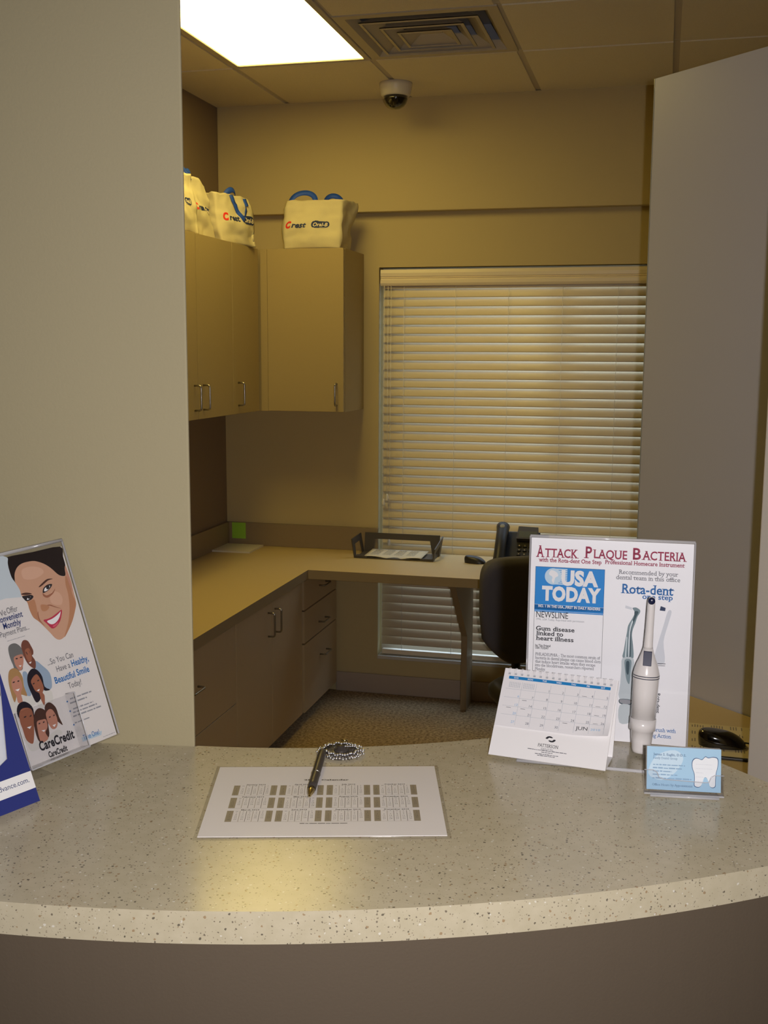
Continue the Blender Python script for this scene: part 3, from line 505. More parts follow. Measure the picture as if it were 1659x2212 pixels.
# desk worktop (L)
DZ = .75
t = thing('desk_worktop', 'L shaped tan laminate worktop along the cabinets and under the window', 'worktop', (XL, YB, DZ))
mb = MB(); L2 = [(0.002, -.002), (.002, -2.42), (.632, -2.42), (.632, -.57), (2.42, -.57), (2.42, -.002)]
mb.prism(L2, -.042, 0, 'worktop', side='worktop_edge'); mb.build('top', t, bevel=.002)
mb = MB(); mb.box((.018, -.019, .0005), (WX0-XL+.003, -.001, .119), 'worktop_edge'); mb.build('backsplash', t, bevel=.001)
mb = MB(); mb.box((.001, -2.42, .0005), (.018, -.001, .119), 'worktop_edge'); mb.build('backsplash', t, bevel=.001)
prof = [(-.53, -.042), (-.181, -.37), (-.181, -.7495), (-.02, -.7495), (-.02, -.042)]
mb = MB(); sx = -.909-XL
T = Matrix(((0, 0, 1, sx), (1, 0, 0, 0), (0, 1, 0, 0), (0, 0, 0, 1)))
mb.prism(prof, 0, .029, 'worktop_edge', T=T); mb.build('support_leg', t, bevel=.001)
# lower reception desk behind the counter, with the mouse
P = [(-.03, 3.436), (.9, 2.506), (.55, 2.16), (.02, 2.70), (-.04, 3.0)]
mb = MB(); mb.prism(P[::-1] if False else [(-.04, 3.0), (.02, 2.70), (.55, 2.16), (.9, 2.506), (-.03, 3.436)], DZ-.04, DZ, 'worktop')
t2 = thing('reception_desk', 'lower tan desk behind the counter below the grey partition', 'desk'); mb.build('top', t2, bevel=.002)
mb = MB(); mb.prism([(.04, 3.02), (.07, 2.99), (.5, 2.56), (.53, 2.59), (.1, 3.05)], 0, DZ-.04, 'worktop'); mb.build('support_panel', t2)

# ================================================================== window blind
t = thing('window_blind', 'white slatted window blind lowered over the window behind the desk', 'blind', (0, YB+.034, 0))
BX0, BX1 = WX0+.017, WX1-.015
mb = MB(); vp = [(-.030, 2.150), (-.027, 2.157), (-.030, 2.128), (-.026, 2.122), (-.030, 2.118), (-.026, 2.113), (-.031, 2.108), (-.033, 2.092), (-.026, 2.083), (-.012, 2.079), (-.012, 2.157)]
vp = [(-.028, 2.157), (-.032, 2.140), (-.031, 2.124), (-.027, 2.121), (-.0305, 2.117), (-.027, 2.113), (-.032, 2.106), (-.032, 2.091), (-.026, 2.080), (-.014, 2.078), (-.014, 2.157)]
T = Matrix(((0, 0, 1, WX0+.006), (1, 0, 0, 0), (0, 1, 0, 0), (0, 0, 0, 1)))
mb.prism(vp, 0, WX1-WX0-.012, 'blind', T=T); mb.build('valance', t)
mb = MB(); mb.box((BX0, -.01, 2.09), (BX1, .035, 2.15), 'blind'); mb.build('head_rail', t)
SL = R(69)
def slat_pt(u, v):
    a = (v-.5)*.0505; c = .0036*(1-(2*v-1)**2)
    y = a*math.cos(SL)-c*math.sin(SL); z = a*math.sin(SL)+c*math.cos(SL)
    return (BX0+(BX1-BX0)*u, y, z)
mb = MB(); mb.grid(slat_pt, 1, 8, 'blind'); s0 = mb.build('slat', t, solid=.0026)
z0 = 2.0895; n = 0; z = z0; slats = []
while z > .262:
    o = s0 if n == 0 else s0.copy()
    if n: C.objects.link(o); o.parent = t
    o.location = (0, random.uniform(-.0006, .0006), z+random.uniform(-.0007, .0007)); n += 1; z -= .0441
mb = MB(); mb.box((BX0, -.014, .206), (BX1, .016, .232), 'blind'); mb.build('bottom_rail', t, bevel=.004)
for i in range(6):
    x = -1.256+.2588*i
    mb = MB(); mb.tube([(x, -.0165, 2.08), (x, -.0165, .225)], .0009, 'cord', 6); mb.tube([(x, .019, 2.08), (x, .019, .225)], .0009, 'cord', 6); mb.build('ladder_cord', t)
for x, zz in ((-1.334, 1.045), (-1.352, 1.02)):
    mb = MB(); mb.tube([(x, -.030, 2.08), (x, -.032, zz)], .0011, 'cord', 6); cd = mb.build('tilt_cord', t)
    mb = MB(); mb.lathe([(.002, .0), (.0065, -.008), (.008, -.030), (.005, -.036)], 'cord', 12, T=Matrix.Translation((x, -.032, zz))); mb.build('tassel', cd)
mb = MB(); mb.tube([(-1.318, -.030, 2.08), (-1.322, -.034, .815)], .0011, 'cord', 6); cd = mb.build('lift_cord', t)
mb = MB(); mb.lathe([(.002, .0), (.0065, -.008), (.008, -.030), (.005, -.036)], 'cord', 12, T=Matrix.Translation((-1.322, -.034, .815))); mb.build('tassel', cd)

# ================================================================== tote bags
def tote(label, loc, rz, W, H, D, seed, lean_y=0., flare=.0, sag=.0, handles='up', lx=.0, lz=.40, ls=1.0, taper=0., group='tote bags on the wall cabinets'):
    t = thing('tote_bag', label, 'bag', loc, rz, group)
    def pt(u, v, off=0.):      # u around (0..1 starting at front left), v up
        seg = [W, D, W, D]; tot = sum(seg); s = (u % 1)*tot
        w = W/2; d = D
        if s < W: x = -w+s; y = 0; nx, ny = 0, -1
        elif s < W+D: x = w; y = s-W; nx, ny = 1, 0
        elif s < 2*W+D: x = w-(s-W-D); y = d; nx, ny = 0, 1
        else: x = -w; y = d-(s-2*W-D); nx, ny = -1, 0
        ex = (abs(x)/w)
        ny2 = noise.noise(Vector((x*9+seed*3.1, y*9, v*3.0+seed))); n3 = noise.noise(Vector((x*24, y*24+seed, v*8)))
        bulge = .020*math.sin(PI*min(1, v*1.1+.05))*(1-ex**2) if ny else .010*math.sin(PI*v)
        if ny > 0: bulge *= .4
        amp = .020*min(1, v*4+.2)
        x += nx*(bulge+amp*ny2+.004*n3+off); y += ny*(bulge+amp*ny2+.004*n3+off)
        x *= 1-taper*v
        pinch = 1-.30*v**1.5
        yc = d/2; y = yc+(y-yc)*pinch
        y += lean_y*v
        if x > 0: x += flare*max(0, v-.5)*2*(y/d)
        z = H*v*(1-sag*v*max(0, ex-.4))+.005*v*n3
        return (x, y, z)
    mb = MB(); mb.grid(pt, 96, 26, 'bag', closed_u=True)
    mb.grid(lambda u, v: (-W/2+W*u, D*v, .001), 1, 1, 'bag')
    tot = 2*(W+D)
    def warp(p):    # x along the front in metres from centre, y height in metres
        u = (p[0]+W/2)/tot; u = min(max(u, .002), W/tot-.002); q = pt(u, p[1]/H, .0013)
        return q
    hh = .020*ls; x = lx; zb = lz*H
    write(mb, 'C', x, zb-.001, .0235*ls, hh*1.08, 0, 'logo_red', 3, 0, .28, warp=warp, res=4)
    write(mb, 'rest', x+.024*ls, zb, .060*ls, hh*.92, 0, 'logo_blue', 2, 0, .28, warp=warp, res=4)
    bx, bw, bh = x+.103*ls, .070*ls, .027*ls
    def pill(cx, cz, w, h, n=16):
        r = h/2; P = []
        for k in range(n+1): a = -PI/2+PI*k/n; P.append((cx+w/2-r+r*math.cos(a), cz+r*math.sin(a)))
        for k in range(n+1): a = PI/2+PI*k/n; P.append((cx-w/2+r+r*math.cos(a), cz+r*math.sin(a)))
        return P
    cx, cz = bx+bw/2, zb+hh/2
    def ring(o, i, m):
        n = len(o); V = [warp((*p, 0)) for p in o]+[warp((*p, 0)) for p in i]
        mb.add(V, [(k, (k+1) % n, n+(k+1) % n, n+k) for k in range(n)], m)
    ring(pill(cx, cz, bw, bh), pill(cx, cz, bw*.985, bh*.9), 'bag_print'); 
    A = pill(cx, cz, bw, bh); n = len(A)
    # solid pill as strips so that it follows the cloth
    ys = [cz-bh/2+bh*k/8 for k in range(9)]
    def half(yy): r = bh/2; return bw/2-r+math.sqrt(max(0, r*r-(yy-cz)**2))
    V = []; F = []
    for yy in ys:
        for k in range(13): V.append(warp((cx-half(yy)+2*half(yy)*k/12, yy, 0)))
    for a in range(8):
        for k in range(12): F.append((a*13+k, a*13+k+1, (a+1)*13+k+1, (a+1)*13+k))
    mb.add(V, F, 'logo_blue')
    def warp2(p):
        u = (p[0]+W/2)/tot; u = min(max(u, .002), W/tot-.002); return pt(u, p[1]/H, .0019)
    write(mb, 'Oral-B', cx-bw*.39, cz-bh*.25, bw*.78, bh*.50, 0, 'bag_print', 1, 0, .2, warp=warp2, res=3)
    mb.build('body', t, solid=.0006)
    def band(P, N, w=.026):     # ribbon along P, width direction N
        b = MB(); V = []
        for p, nn in zip(P, N): V += [Vector(p)-Vector(nn)*w/2, Vector(p)+Vector(nn)*w/2]
        b.add(V, [(2*k, 2*k+1, 2*k+3, 2*k+2) for k in range(len(P)-1)], 'ribbon', True); return b.build('handle', t, solid=.0015)
    for front in (True, False):
        yy = pt(.25*W/tot*2, 1)[1] if front else D*.80+lean_y
        P = []; N = []; mode = handles if front else ('up' if handles != 'flop' else 'back')
        span = W*.23; top = {'up': .022, 'back': .020, 'flop': -.085, 'low': .012}[mode]
        for k in range(25):
            a = k/24; x = -span+2*span*a+(.0 if front else .02)
            if mode == 'flop':
                x = W*.14+(2*a-1)*W*.20; bell = 1-abs(2*a-1)**1.6; u = (x+W/2)/tot
                zz = H-.004-.105*bell; q = pt(u, zz/H, .006); P.append(q); N.append((math.cos(a*PI)*.5, -.1, .85) if abs(2*a-1) < .7 else (1, 0, .1))
            else:
                cxh = -.055 if front else .062; x = cxh-math.cos(PI*a)*(.060 if front else .042)*W/.27
                bell = math.sin(PI*a)**.85; skew = 0
                P.append((x+skew, yy+(.030 if front else -.02)*bell, H-.014+(.052 if front else .046)*bell)); N.append(Vector((-math.cos(PI*a), .45, math.sin(PI*a)+.15)).normalized())
        band(P, N)
UT = UZ1+.0005
tote('leftmost tote bag on the wall cabinet, half hidden by the reception wall', (-1.905, 4.225, UT), R(86), .30, .245, .10, 3, lean_y=.02, lx=-.088, lz=.47, ls=1.1, handles='up')
tote('middle tote bag on the wall cabinet, tucked between its two neighbours', (-1.945, 4.522, UT), R(86), .245, .262, .10, 11, lean_y=.03, lx=-.062, lz=.46, ls=1.25, handles='up', sag=.16)
tote('corner tote bag with a blue handle flopped over its front', (-1.884, 4.805, UT), R(77), .265, .222, .10, 5, lean_y=.02, lx=-.112, lz=.46, ls=1.45, handles='flop', sag=.04)
tote('lone tote bag standing on the square cabinet by the window wall', (-1.618, 5.045, UT), R(2), .272, .226, .20, 8, lean_y=.01, lx=-.132, lz=.43, ls=1.25, handles='up', flare=.055, taper=.06)

# ================================================================== things on the back desk
mb = MB(); mb.box((-.0378, -.0008, -.042), (.0378, .0002, .042), 'sticky')
o = mb.build('sticky_note'); o.location = (-2.127, YB-.0196, .826); tag(o, 'bright green sticky note on the backsplash in the corner', 'sticky note')
t = thing('paper_pad', 'stack of white paper lying in the desk corner below the green note', 'paper', (-2.09, 5.20, DZ+.0005), R(1))
mb = MB()
for k in range(4): mb.box((-.1079+random.uniform(-.001, .001), -.07, k*.0022), (.1079, .140+random.uniform(-.001, .001), k*.0022+.002), 'paper_warm')
mb.build('sheets', t)
# letter tray
t = thing('letter_tray', 'dark open letter tray on the desk in front of the window', 'tray', (-1.245, 5.158, DZ+.0005))
w, dp, hh = .388, .176, .098
mb = MB(); mb.box((-w/2, 0, 0), (w/2, dp, .006), 'dark_plastic'); mb.build('base', t, bevel=.002)
def frame_wall(nm, A, B, hA, hB, out, foot=.05, bar=.030):
    A, B, out = Vector(A), Vector(B), Vector(out); u = (B-A); L_ = u.length; u.normalize(); k = .0
    def P(s, z, o=0): return A+u*s+Vector((0, 0, z))+out*(z*.16+o)
    mb = MB()
    def quad(a, b, c, d_):
        f = [P(*q) for q in (a, b, c, d_)]; g = [P(*q, .005) for q in (a, b, c, d_)]
        mb.add(f+g, [(0, 1, 2, 3), (7, 6, 5, 4), (0, 4, 5, 1), (1, 5, 6, 2), (2, 6, 7, 3), (3, 7, 4, 0)], 'dark_plastic')
    quad((0, hA-bar, ), (L_, hB-bar), (L_, hB), (0, hA))
    quad((0, .0), (foot*.7, .0), (foot, hA-bar), (0, hA-bar)); quad((L_-foot*.7, .0), (L_, .0), (L_, hB-bar), (L_-foot, hB-bar))
    mb.build(nm, t)
frame_wall('back_rail', (-w/2, dp, 0), (w/2, dp, 0), hh, hh, (0, 1, 0))
frame_wall('side_rail', (-w/2, 0, 0), (-w/2, dp, 0), hh-.004, hh, (-1, 0, 0), .04)
frame_wall('side_rail', (w/2, 0, 0), (w/2, dp, 0), hh*.62, hh, (1, 0, 0), .05)
for s in (-1, 1):
    mb = MB(); mb.prism([(0, 0), (.06, 0), (.0, .045)] if s < 0 else [(0, 0), (0, .045), (-.06, 0)], .006, .012, 'dark_plastic', T=Matrix.Translation((s*w/2, 0, 0))); mb.build('front_corner', t)
mb = MB(); mb.grid(lambda u, v: (-.145+.29*u, -.006+.176*v, .010+.004*math.sin(PI*u)*(1-v)*(-1)+.004*math.sin(u*9)*(1-v)+.006*v), 14, 6, 'paper_warm')
for r_ in range(7):
    for c_ in range(4): greek(mb, -.12+c_*.06, .03+r_*.02, .042, .0035, .0168, 'p_grey_l', seed=r_*5+c_)
o = mb.build('paper_sheet', solid=.001); o.location = (-1.25, 5.166, DZ+.0015); tag(o, 'printed sheet of paper lying in the dark letter tray', 'paper')
# telephone
t = thing('desk_phone', 'black desk telephone with handset and keypad at the window', 'telephone', (-.632, 4.985, DZ+.0005), R(2))
TL = lean(R(42))
mb = MB()
pr = [(0, 0), (.19, 0), (.19, .155), (.172, .168), (0.0, .028)]
T = Matrix(((0, 0, 1, -.10), (1, 0, 0, 0), (0, 1, 0, 0), (0, 0, 0, 1)))
mb.prism(pr, 0, .205, 'black_plastic', T=T); mb.build('body', t, bevel=.005)
sl = math.atan2(.14, .172); TP = Matrix.Translation((0, 0, .028)) @ lean(PI/2-sl)
mb = MB(); mb.prism([(-.002, .158), (.102, .158), (.096, .232), (.004, .236)], .002, .022, 'dark_plastic', T=TP); dsp = mb.build('display_housing', t, bevel=.004)
mb = MB(); mb.rect(.008, .166, .092, .205, .0226, 'screen', TP); mb.build('screen', dsp)
mb = MB(); mb.box((.098, .176, .0), (.148, .198, .012), 'black_plastic', T=TP); mb.build('expansion_arm', t, bevel=.002)
for r_ in range(4):
    for c_ in range(3):
        mb = MB(); x, y = .006+c_*.026, .045+r_*.026
        mb.box((x, y, .001), (x+.017, y+.014, .005), 'black_plastic', T=TP)
        write(mb, '789456123*0#'[[9, 6, 3, 0][r_]+c_] if False else ['*0#', '789', '456', '123'][r_][c_], x+.006, y+.003, .005, .007, .0054, 'key_mark', 1, 0, 0, 1, T=TP); mb.build('key', t)
mb = MB(); mb.box((.082, .01, .001), (.100, .145, .003), 'label_paper', T=TP); mb.build('label_strip', t)
hs = MB()
def hpt(s): return TP @ Vector((-.068, -.012+.232*s, .030+.012*math.sin(PI*s)))
path = [hpt(k/14) for k in range(15)]
hs.tube(path, [.027+.005*(abs(2*k/14-1)**4) for k in range(15)], 'black_plastic', 14)
ho = hs.build('handset', t)
for s in (.045, .93):
    mb = MB(); mb.lathe([(.001, .034), (.018, .033), (.026, .024), (.028, .0), (.026, -.018)], 'black_plastic', 20, T=TP @ Matrix.Translation((-.068, -.012+.232*s, .018))); mb.build('ear_cup', ho)
mb = MB(); mb.lathe([(.001, .0008), (.0115, .0006), (.0125, 0)], 'ear_grey', 20, T=TP @ Matrix.Translation((-.068, -.012+.232*.90, .0622))); mb.build('logo_disc', ho)
# small mouse-like device left of the phone
t = thing('computer_mouse', 'small black rounded mouse on the desk left of the telephone', 'mouse', (-.845, 5.19, DZ+.0005), R(-10))
def mouse_mesh(mb, L_, W_, H_, m):
    def f(u, v):
        a = 2*PI*u; r = math.cos(PI/2*v); e = .8
        sx = math.copysign(abs(math.cos(a))**e, math.cos(a)); sy = math.copysign(abs(math.sin(a))**e, math.sin(a))
        z = H_*math.sin(PI/2*v)**.75
        return (L_/2*sx*r**.6-(.10*L_*math.sin(PI/2*v)), W_/2*sy*r**.6, z*(1-.25*(sx*r)) )
    mb.grid(f, 36, 12, m, closed_u=True)
    mb.grid(lambda u, v: (L_/2*v*math.copysign(abs(math.cos(2*PI*u))**.8, math.cos(2*PI*u)), W_/2*v*math.copysign(abs(math.sin(2*PI*u))**.8, math.sin(2*PI*u)), 0), 36, 1, m, closed_u=True)
mb = MB(); mouse_mesh(mb, .105, .058, .034, 'black_plastic'); mb.build('shell', t)
# office chair
cx, cy = -.515, 4.43; face = math.atan2(-.87, .5)
t = thing('office_chair', 'black fabric office chair with its back beside the poster', 'chair', (cx, cy, 0), face-PI/2)   # local +y = front
def outline(a):     # backrest silhouette, x across, z up
    w = .225; ct, st = math.cos(a), math.sin(a)
    x = math.copysign(abs(ct)**.34, ct); z = math.copysign(abs(st)**.30, st)
    zz = z*.235; ww = w*(1.0 if z > -.35 else 1-.62*((-z-.35)/.65)**1.5)
    ww *= 1-.22*(1-z)/2
    return x*ww, zz
def bk_fn(u, v):
    a = 2*PI*u; x, z = outline(a)
    r = [0, .55, .85, .97, 1, .99, .94, .80, .5, 0][min(9, int(round(v*9)))]; dy = [.045, .045, .042, .032, .012, -.012, -.030, -.038, -.042, -.042][min(9, int(round(v*9)))]
    x *= r; z *= r
    return (x, dy+.35*x*x+.05*math.sin(z*5), z+.712)
mb = MB(); mb.grid(bk_fn, 64, 9, 'black_fabric', closed_u=True); mb.build('backrest', t)
mb = MB(); mb.tube([(0, -.055, .62), (0, -.085, .50), (0, -.07, .43), (0, .06, .405), (0, .24, .40)], .020, 'black_plastic', 12); mb.build('back_bracket', t)
def seat_fn(u, v):
    a = 2*PI*u; ct, st = math.cos(a), math.sin(a); r = [0, .6, .9, 1, 1, .9, 0][min(6, int(round(v*6)))]; z = [.055, .058, .05, .03, .0, -.02, -.02][min(6, int(round(v*6)))]
    return (.23*r*math.copysign(abs(ct)**.6, ct), .30+.225*r*math.copysign(abs(st)**.6, st), .425+z)
mb = MB(); mb.grid(seat_fn, 48, 6, 'black_plastic', closed_u=True); mb.build('seat', t)
mb = MB(); mb.lathe([(.034, .10), (.034, .24), (.02, .25), (.02, .41)], 'black_plastic', 20, T=Matrix.Translation((0, .28, 0))); mb.build('gas_column', t)
for k in range(5):
    a = 2*PI*k/5+.3
    mb = MB(); mb.tube([(0, .28, .115), (.16*math.cos(a), .28+.16*math.sin(a), .10), (.29*math.cos(a), .28+.29*math.sin(a), .075)], [.026, .022, .015], 'black_plastic', 10); lg = mb.build('leg', t)
    mb = MB(); x, y = .29*math.cos(a), .28+.29*math.sin(a)
    for s in (-1, 1): mb.lathe([(.0, -.009), (.022, -.009), (.027, -.004), (.027, .004), (.022, .009), (.0, .009)], 'black_plastic', 16, T=Matrix.Translation((x-s*.013*math.sin(a), y+s*.013*math.cos(a), .0272)) @ Matrix.Rotation(a, 4, 'Z') @ Matrix.Rotation(PI/2, 4, 'X'))
    mb.tube([(x, y, .027), (x, y, .078)], .006, 'metal', 8); mb.build('caster', lg)

# ================================================================== mouse and blotter on the reception desk
t = thing('desk_blotter', 'cream calendar blotter with a dark lower edge on the reception desk', 'desk pad', (.20, 2.905, DZ+.0005), R(-1.5))
mb = MB(); mb.box((-.20, -.122, 0), (.36, .128, .002), 'blotter')
for r_ in range(4):
    for c_ in range(11): 
        for k in range(5): 
            if random.random() < .8: mb.rect(-.19+c_*.05+k*.007, .095-r_*.058, -.187+c_*.05+k*.007, .122-r_*.058-random.uniform(.0, .010), .0022, 'p_mini')
mb.build('sheet', t)
mb = MB(); mb.box((-.20, -.134, 0), (.36, -.122, .006), 'black_plastic'); mb.build('edge_strip', t, bevel=.002)
t = thing('computer_mouse', 'glossy black computer mouse on the cream blotter beside the wall end', 'mouse', (.186, 2.873, DZ+.0027), R(0))
mb = MB(); mouse_mesh(mb, .120, .064, .040, 'black_gloss'); mb.build('shell', t)
mb = MB(); mb.tube([(.055, 0, .012), (.09, .002, .006), (.14, .012, .003), (.22, .03, .003), (.30, .02, .003)], .0022, 'black_plastic', 8); mb.build('cable', t)

# ================================================================== things on the counter
ZC = 1.2052
# --- laminated year sheet
t = thing('calendar_sheet', 'laminated sheet of small month calendars lying flat on the counter', 'paper', (-.386, 1.248, ZC), R(15.5))
mb = MB(); mb.box((-.1475, -.1145, 0), (.1475, .1115, .0005), 'acrylic'); mb.build('film', t)
mb = MB(); mb.box((-.143, -.107, .0006), (.143, .107, .0012), 'laminated')
MONTHS = 'January February March April May June July August September October November December'.split()
import calendar
zt = .0014
write(mb, '2010 Calendar', 0, .0585, .058, .0042, zt, 'p_mini_dark', 2, 1, align='c')
for i, mn in enumerate(MONTHS):
    c_, r_ = divmod(i, 3); x0 = -.1170+c_*.0590; y1 = .0480-r_*.0392; x1 = x0+.0550; y0 = y1-.0365
    write(mb, mn+' 2010', (x0+x1)/2, y1-.0042, None, .0030, zt, 'p_mini_dark', 2, align='c', res=1)
    yt = y1-.0052; cw = (x1-x0)/7
    mb.rect(x0, y0, x0+cw, yt, zt, 'p_mini'); mb.rect(x1-cw, y0, x1, yt, zt, 'p_mini')
    for k in range(2, 6): mb.rect(x0+k*cw-.00028, y0, x0+k*cw+.00028, yt-.001, zt, 'p_mini_dark' if k % 2 else 'p_mini')
    mb.rect(x0, y0-.0004, x1, y0-.0001, zt, 'p_mini'); mb.rect(x0, y1+.0001, x1, y1+.0004, zt, 'p_pale')
    f0, nd = calendar.monthrange(2010, i+1); f0 = (f0+1) % 7
    for k in range(7): write(mb, 'SMTWTFS'[k], x0+cw*(k+.5), yt-.0032, None, .0022, zt+.0001, 'p_mini_dark', 0, res=1, align='c')
    for dnum in range(1, nd+1):
        wk, k = divmod(f0+dnum-1, 7)
        write(mb, str(dnum), x0+cw*(k+.5), yt-.0080-wk*.0046, None, .0025, zt+.0001, 'p_mini_dark', 0, res=1, align='c')
greek(mb, -.028, -.0735, .056, .0022, zt, 'p_mini_dark')
mb.build('sheet', t)
# --- pen with its bead chain and stand
t = thing('counter_pen', 'dark counter pen lying on the sheet, chained by beads to a round base', 'pen', (-.4115, 1.4065, ZC))
mb = MB(); mb.lathe([(.0270, 0), (.0275, .0015), (.0265, .004), (.0, .0044)], 'pen_grey', 40); mb.lathe([(.0105, .0042), (.010, .0062), (.006, .0068), (.0055, .0105), (.0, .011)], 'pen_grey', 24); mb.build('base', t)
mb = MB(); N_ = 125
for k in range(N_):
    f = k/N_; turns = 3.05; a = -2.6+2*PI*turns*f; rr = .0215+.0115*f+.0011*math.sin(k*2.3)
    ly = .0016+(.0030 if f < .33 else 0)+.0008*math.sin(k*1.7)
    mb.ball((rr*math.cos(a), rr*math.sin(a)*.98, ly+.0014), .0020, 'chrome', 8)
mb.tube([(-.010, .0315, .0065), (.000, .0335, .0065)], .0018, 'brass', 10)
for k in range(7): mb.ball((.0055+.0015*k*1.2, .0005+k*.0029, .0105-.0009*k), .0016, 'chrome', 8)
mb.build('bead_chain', t)
A = Vector((-.0200, -.0225, .0085)); Bp = Vector((.0083, -.1695, .0062)); ax = (Bp-A).normalized()
T = Matrix.Translation(A) @ ax.to_track_quat('Z', 'Y').to_matrix().to_4x4(); LP = (Bp-A).length
mb = MB(); mb.lathe([(.0040, 0), (.0051, .003), (.0053, .02), (.0055, LP-.040), (.0053, LP-.0235)], 'pen_grey', 20, T=T); mb.build('barrel', t)
mb = MB(); mb.lathe([(.0050, LP-.0235), (.0043, LP-.016), (.0020, LP-.004), (.0008, LP)], 'brass', 20, T=T); mb.build('tip', t)
mb = MB(); mb.lathe([(.0055, LP-.072), (.0060, LP-.0715), (.0055, LP-.071)], 'metal', 20, T=T); mb.build('ring', t)

# --- desk calendar
t = thing('desk_calendar', 'white spiral desk calendar open at June standing in front of the poster', 'calendar', (-.212, 1.441, ZC+.0054), -.136)
CW, CH = .160, .128; TC = lean(.671)
mb = MB(); mb.box((0, 0, -.0008), (CW, CH, .0008), 'board', T=TC)
zt = .0011
art_o = [(-.010, .006), (-.004, .008), (.001, .0045), (-.002, .0025), (-.007, .0035)]
for sgn in (1, -1):
    P = [(-.0095, .0005), (-.006, .0042), (-.001, .0050), (.0035, .0030), (.0015, .0018), (-.003, .0022), (-.006, -.0005)]
    mb.flat(smooth_loop([(.0815+sgn*a*.75, .0325+sgn*b*.75+(.0003*sgn)) for a, b in P]), zt, 'p_ink', TC)
for tx, col, x, y, w, h, b, s in CAL_TXT[2:]: write(mb, tx, x*1e-4, y*1e-4-.001, w*1e-4, h*.62e-4, zt, 'p_'+col, b, 2 if tx == 'PATTERSON' else 0, T=TC, res=3)
for i, (x, y, w) in enumerate(CAL_LINES): greek(mb, x*1e-4, y*1e-4, w*1e-4, .0013, zt, 'p_grey', TC, i)
mb.build('easel_front', t)
top = TC @ Vector((0, CH, 0))
mb = MB(); by = .052; mb.add([(0, top.y, top.z-.0004), (CW, top.y, top.z-.0004), (CW, by, .0008), (0, by, .0008)], [(0, 1, 2, 3)], 'board'); mb.build('easel_back', t, solid=.0014)
mb = MB(); mb.box((0, .001, 0), (CW, by, .0012), 'board'); mb.build('easel_base', t)
pg = MB()
def page(u, v, off=0):
    x = .0005+.1575*u; y = .0420+(CH-.0425)*v
    c = max(0, (u-.72)/.28)*max(0, (.35-v)/.35); return (x, y+.003*c, .0022+.0055*c*c+.0016*max(0, .25-v)*4*u+off)
pg.grid(lambda u, v: page(u, v), 20, 12, 'paper', T=TC); pg.grid(lambda u, v: page(u, v, -.0008), 20, 12, 'paper', T=TC)
def wp(p):
    u = (p[0]-.0005)/.1575; v = (p[1]-.0420)/(CH-.0425); return page(u, v, .00025+p[2])
def prect(x0, y0, x1, y1, m, z=0, n=14):
    V = [wp((x0+(x1-x0)*k/n, y, z)) for y in (y0, y1) for k in range(n+1)]
    pg.add(V, [(k, k+1, n+2+k, n+1+k) for k in range(n)], m, T=TC)
def pwrite(tx, x, y, w, h, m, b=0, al='r'): write(pg, tx, x, y, w, h, .0002, m, b, T=TC, warp=wp, align=al, res=2)
prect(.0082, .1120, .1512, .1164, 'p_cal_blue')
gx = [.0085+.02037*k for k in range(8)]; gy = [.1098, .0972, .0846, .0720, .0594, .0468]
for k, d_ in enumerate('SUN MON TUE WED THU FRI SAT'.split()): pwrite(d_, (gx[k]+gx[k+1])/2, .1130, None, .0022, 'p_white', 1, 'c')
for k in range(1, 8): prect(gx[k]-.00018, gy[5]-.002, gx[k]+.00018, gy[0]-.001, 'p_cal_line', n=2)
for r_ in range(1, 5):
    for k in range(7): prect(gx[k]-(.002 if k == 0 else 0), gy[r_]-.00018, gx[k+1]-.0045*0, gy[r_]+.00018, 'p_cal_line', n=3)
for dnum in range(1, 31):
    wk, k = divmod(dnum+1, 7); pwrite(str(dnum), gx[k+1]-.0012, gy[wk+1]+.0010, None, .0034, 'p_cal_sun' if k == 0 else 'p_cal_num')
for k in (0, 1):
    for a in range(6):
        for b in range(7): prect(gx[k]+.002+.0024*b, gy[0]-.0030-.0014*a, gx[k]+.0034+.0024*b, gy[0]-.0023-.0014*a, 'p_cal_line', n=1)
for wk, k in ((0, 5), (1, 6), (2, 6), (3, 6), (2, 0), (2, 1), (1, 1), (3, 4)): prect(gx[k]+.004, gy[wk+1]+(.0014 if k > 4 else -.0026), gx[k]+.0105, gy[wk+1]+(.0019 if k > 4 else -.0020), 'p_grey', n=2)
pwrite('JUN', .1128, .0497, .0160, .0052, 'p_ink', 0, 'l'); pwrite('2010', .1330, .0500, .0130, .0032, 'p_cal_sun', 0, 'l')
pg.build('page', t)
mb = MB()
for k in range(17):
    x = .0082+.00895*k; mb.rect(x-.0017, CH-.0098, x+.0017, CH-.0066, .0030, 'p_hole', TC)
    for dx in (-.0009, .0009):
        P = []
        for j in range(13):
            a = R(-70+250*j/12); P.append(TC @ Vector((x+dx, CH-.0030-.0046*math.cos(a)*.9-.0006, .0006+.0042*math.sin(a)+.001)))
        mb.tube(P, .00036, 'p_coil', 6)
mb.build('spiral_binding', t)

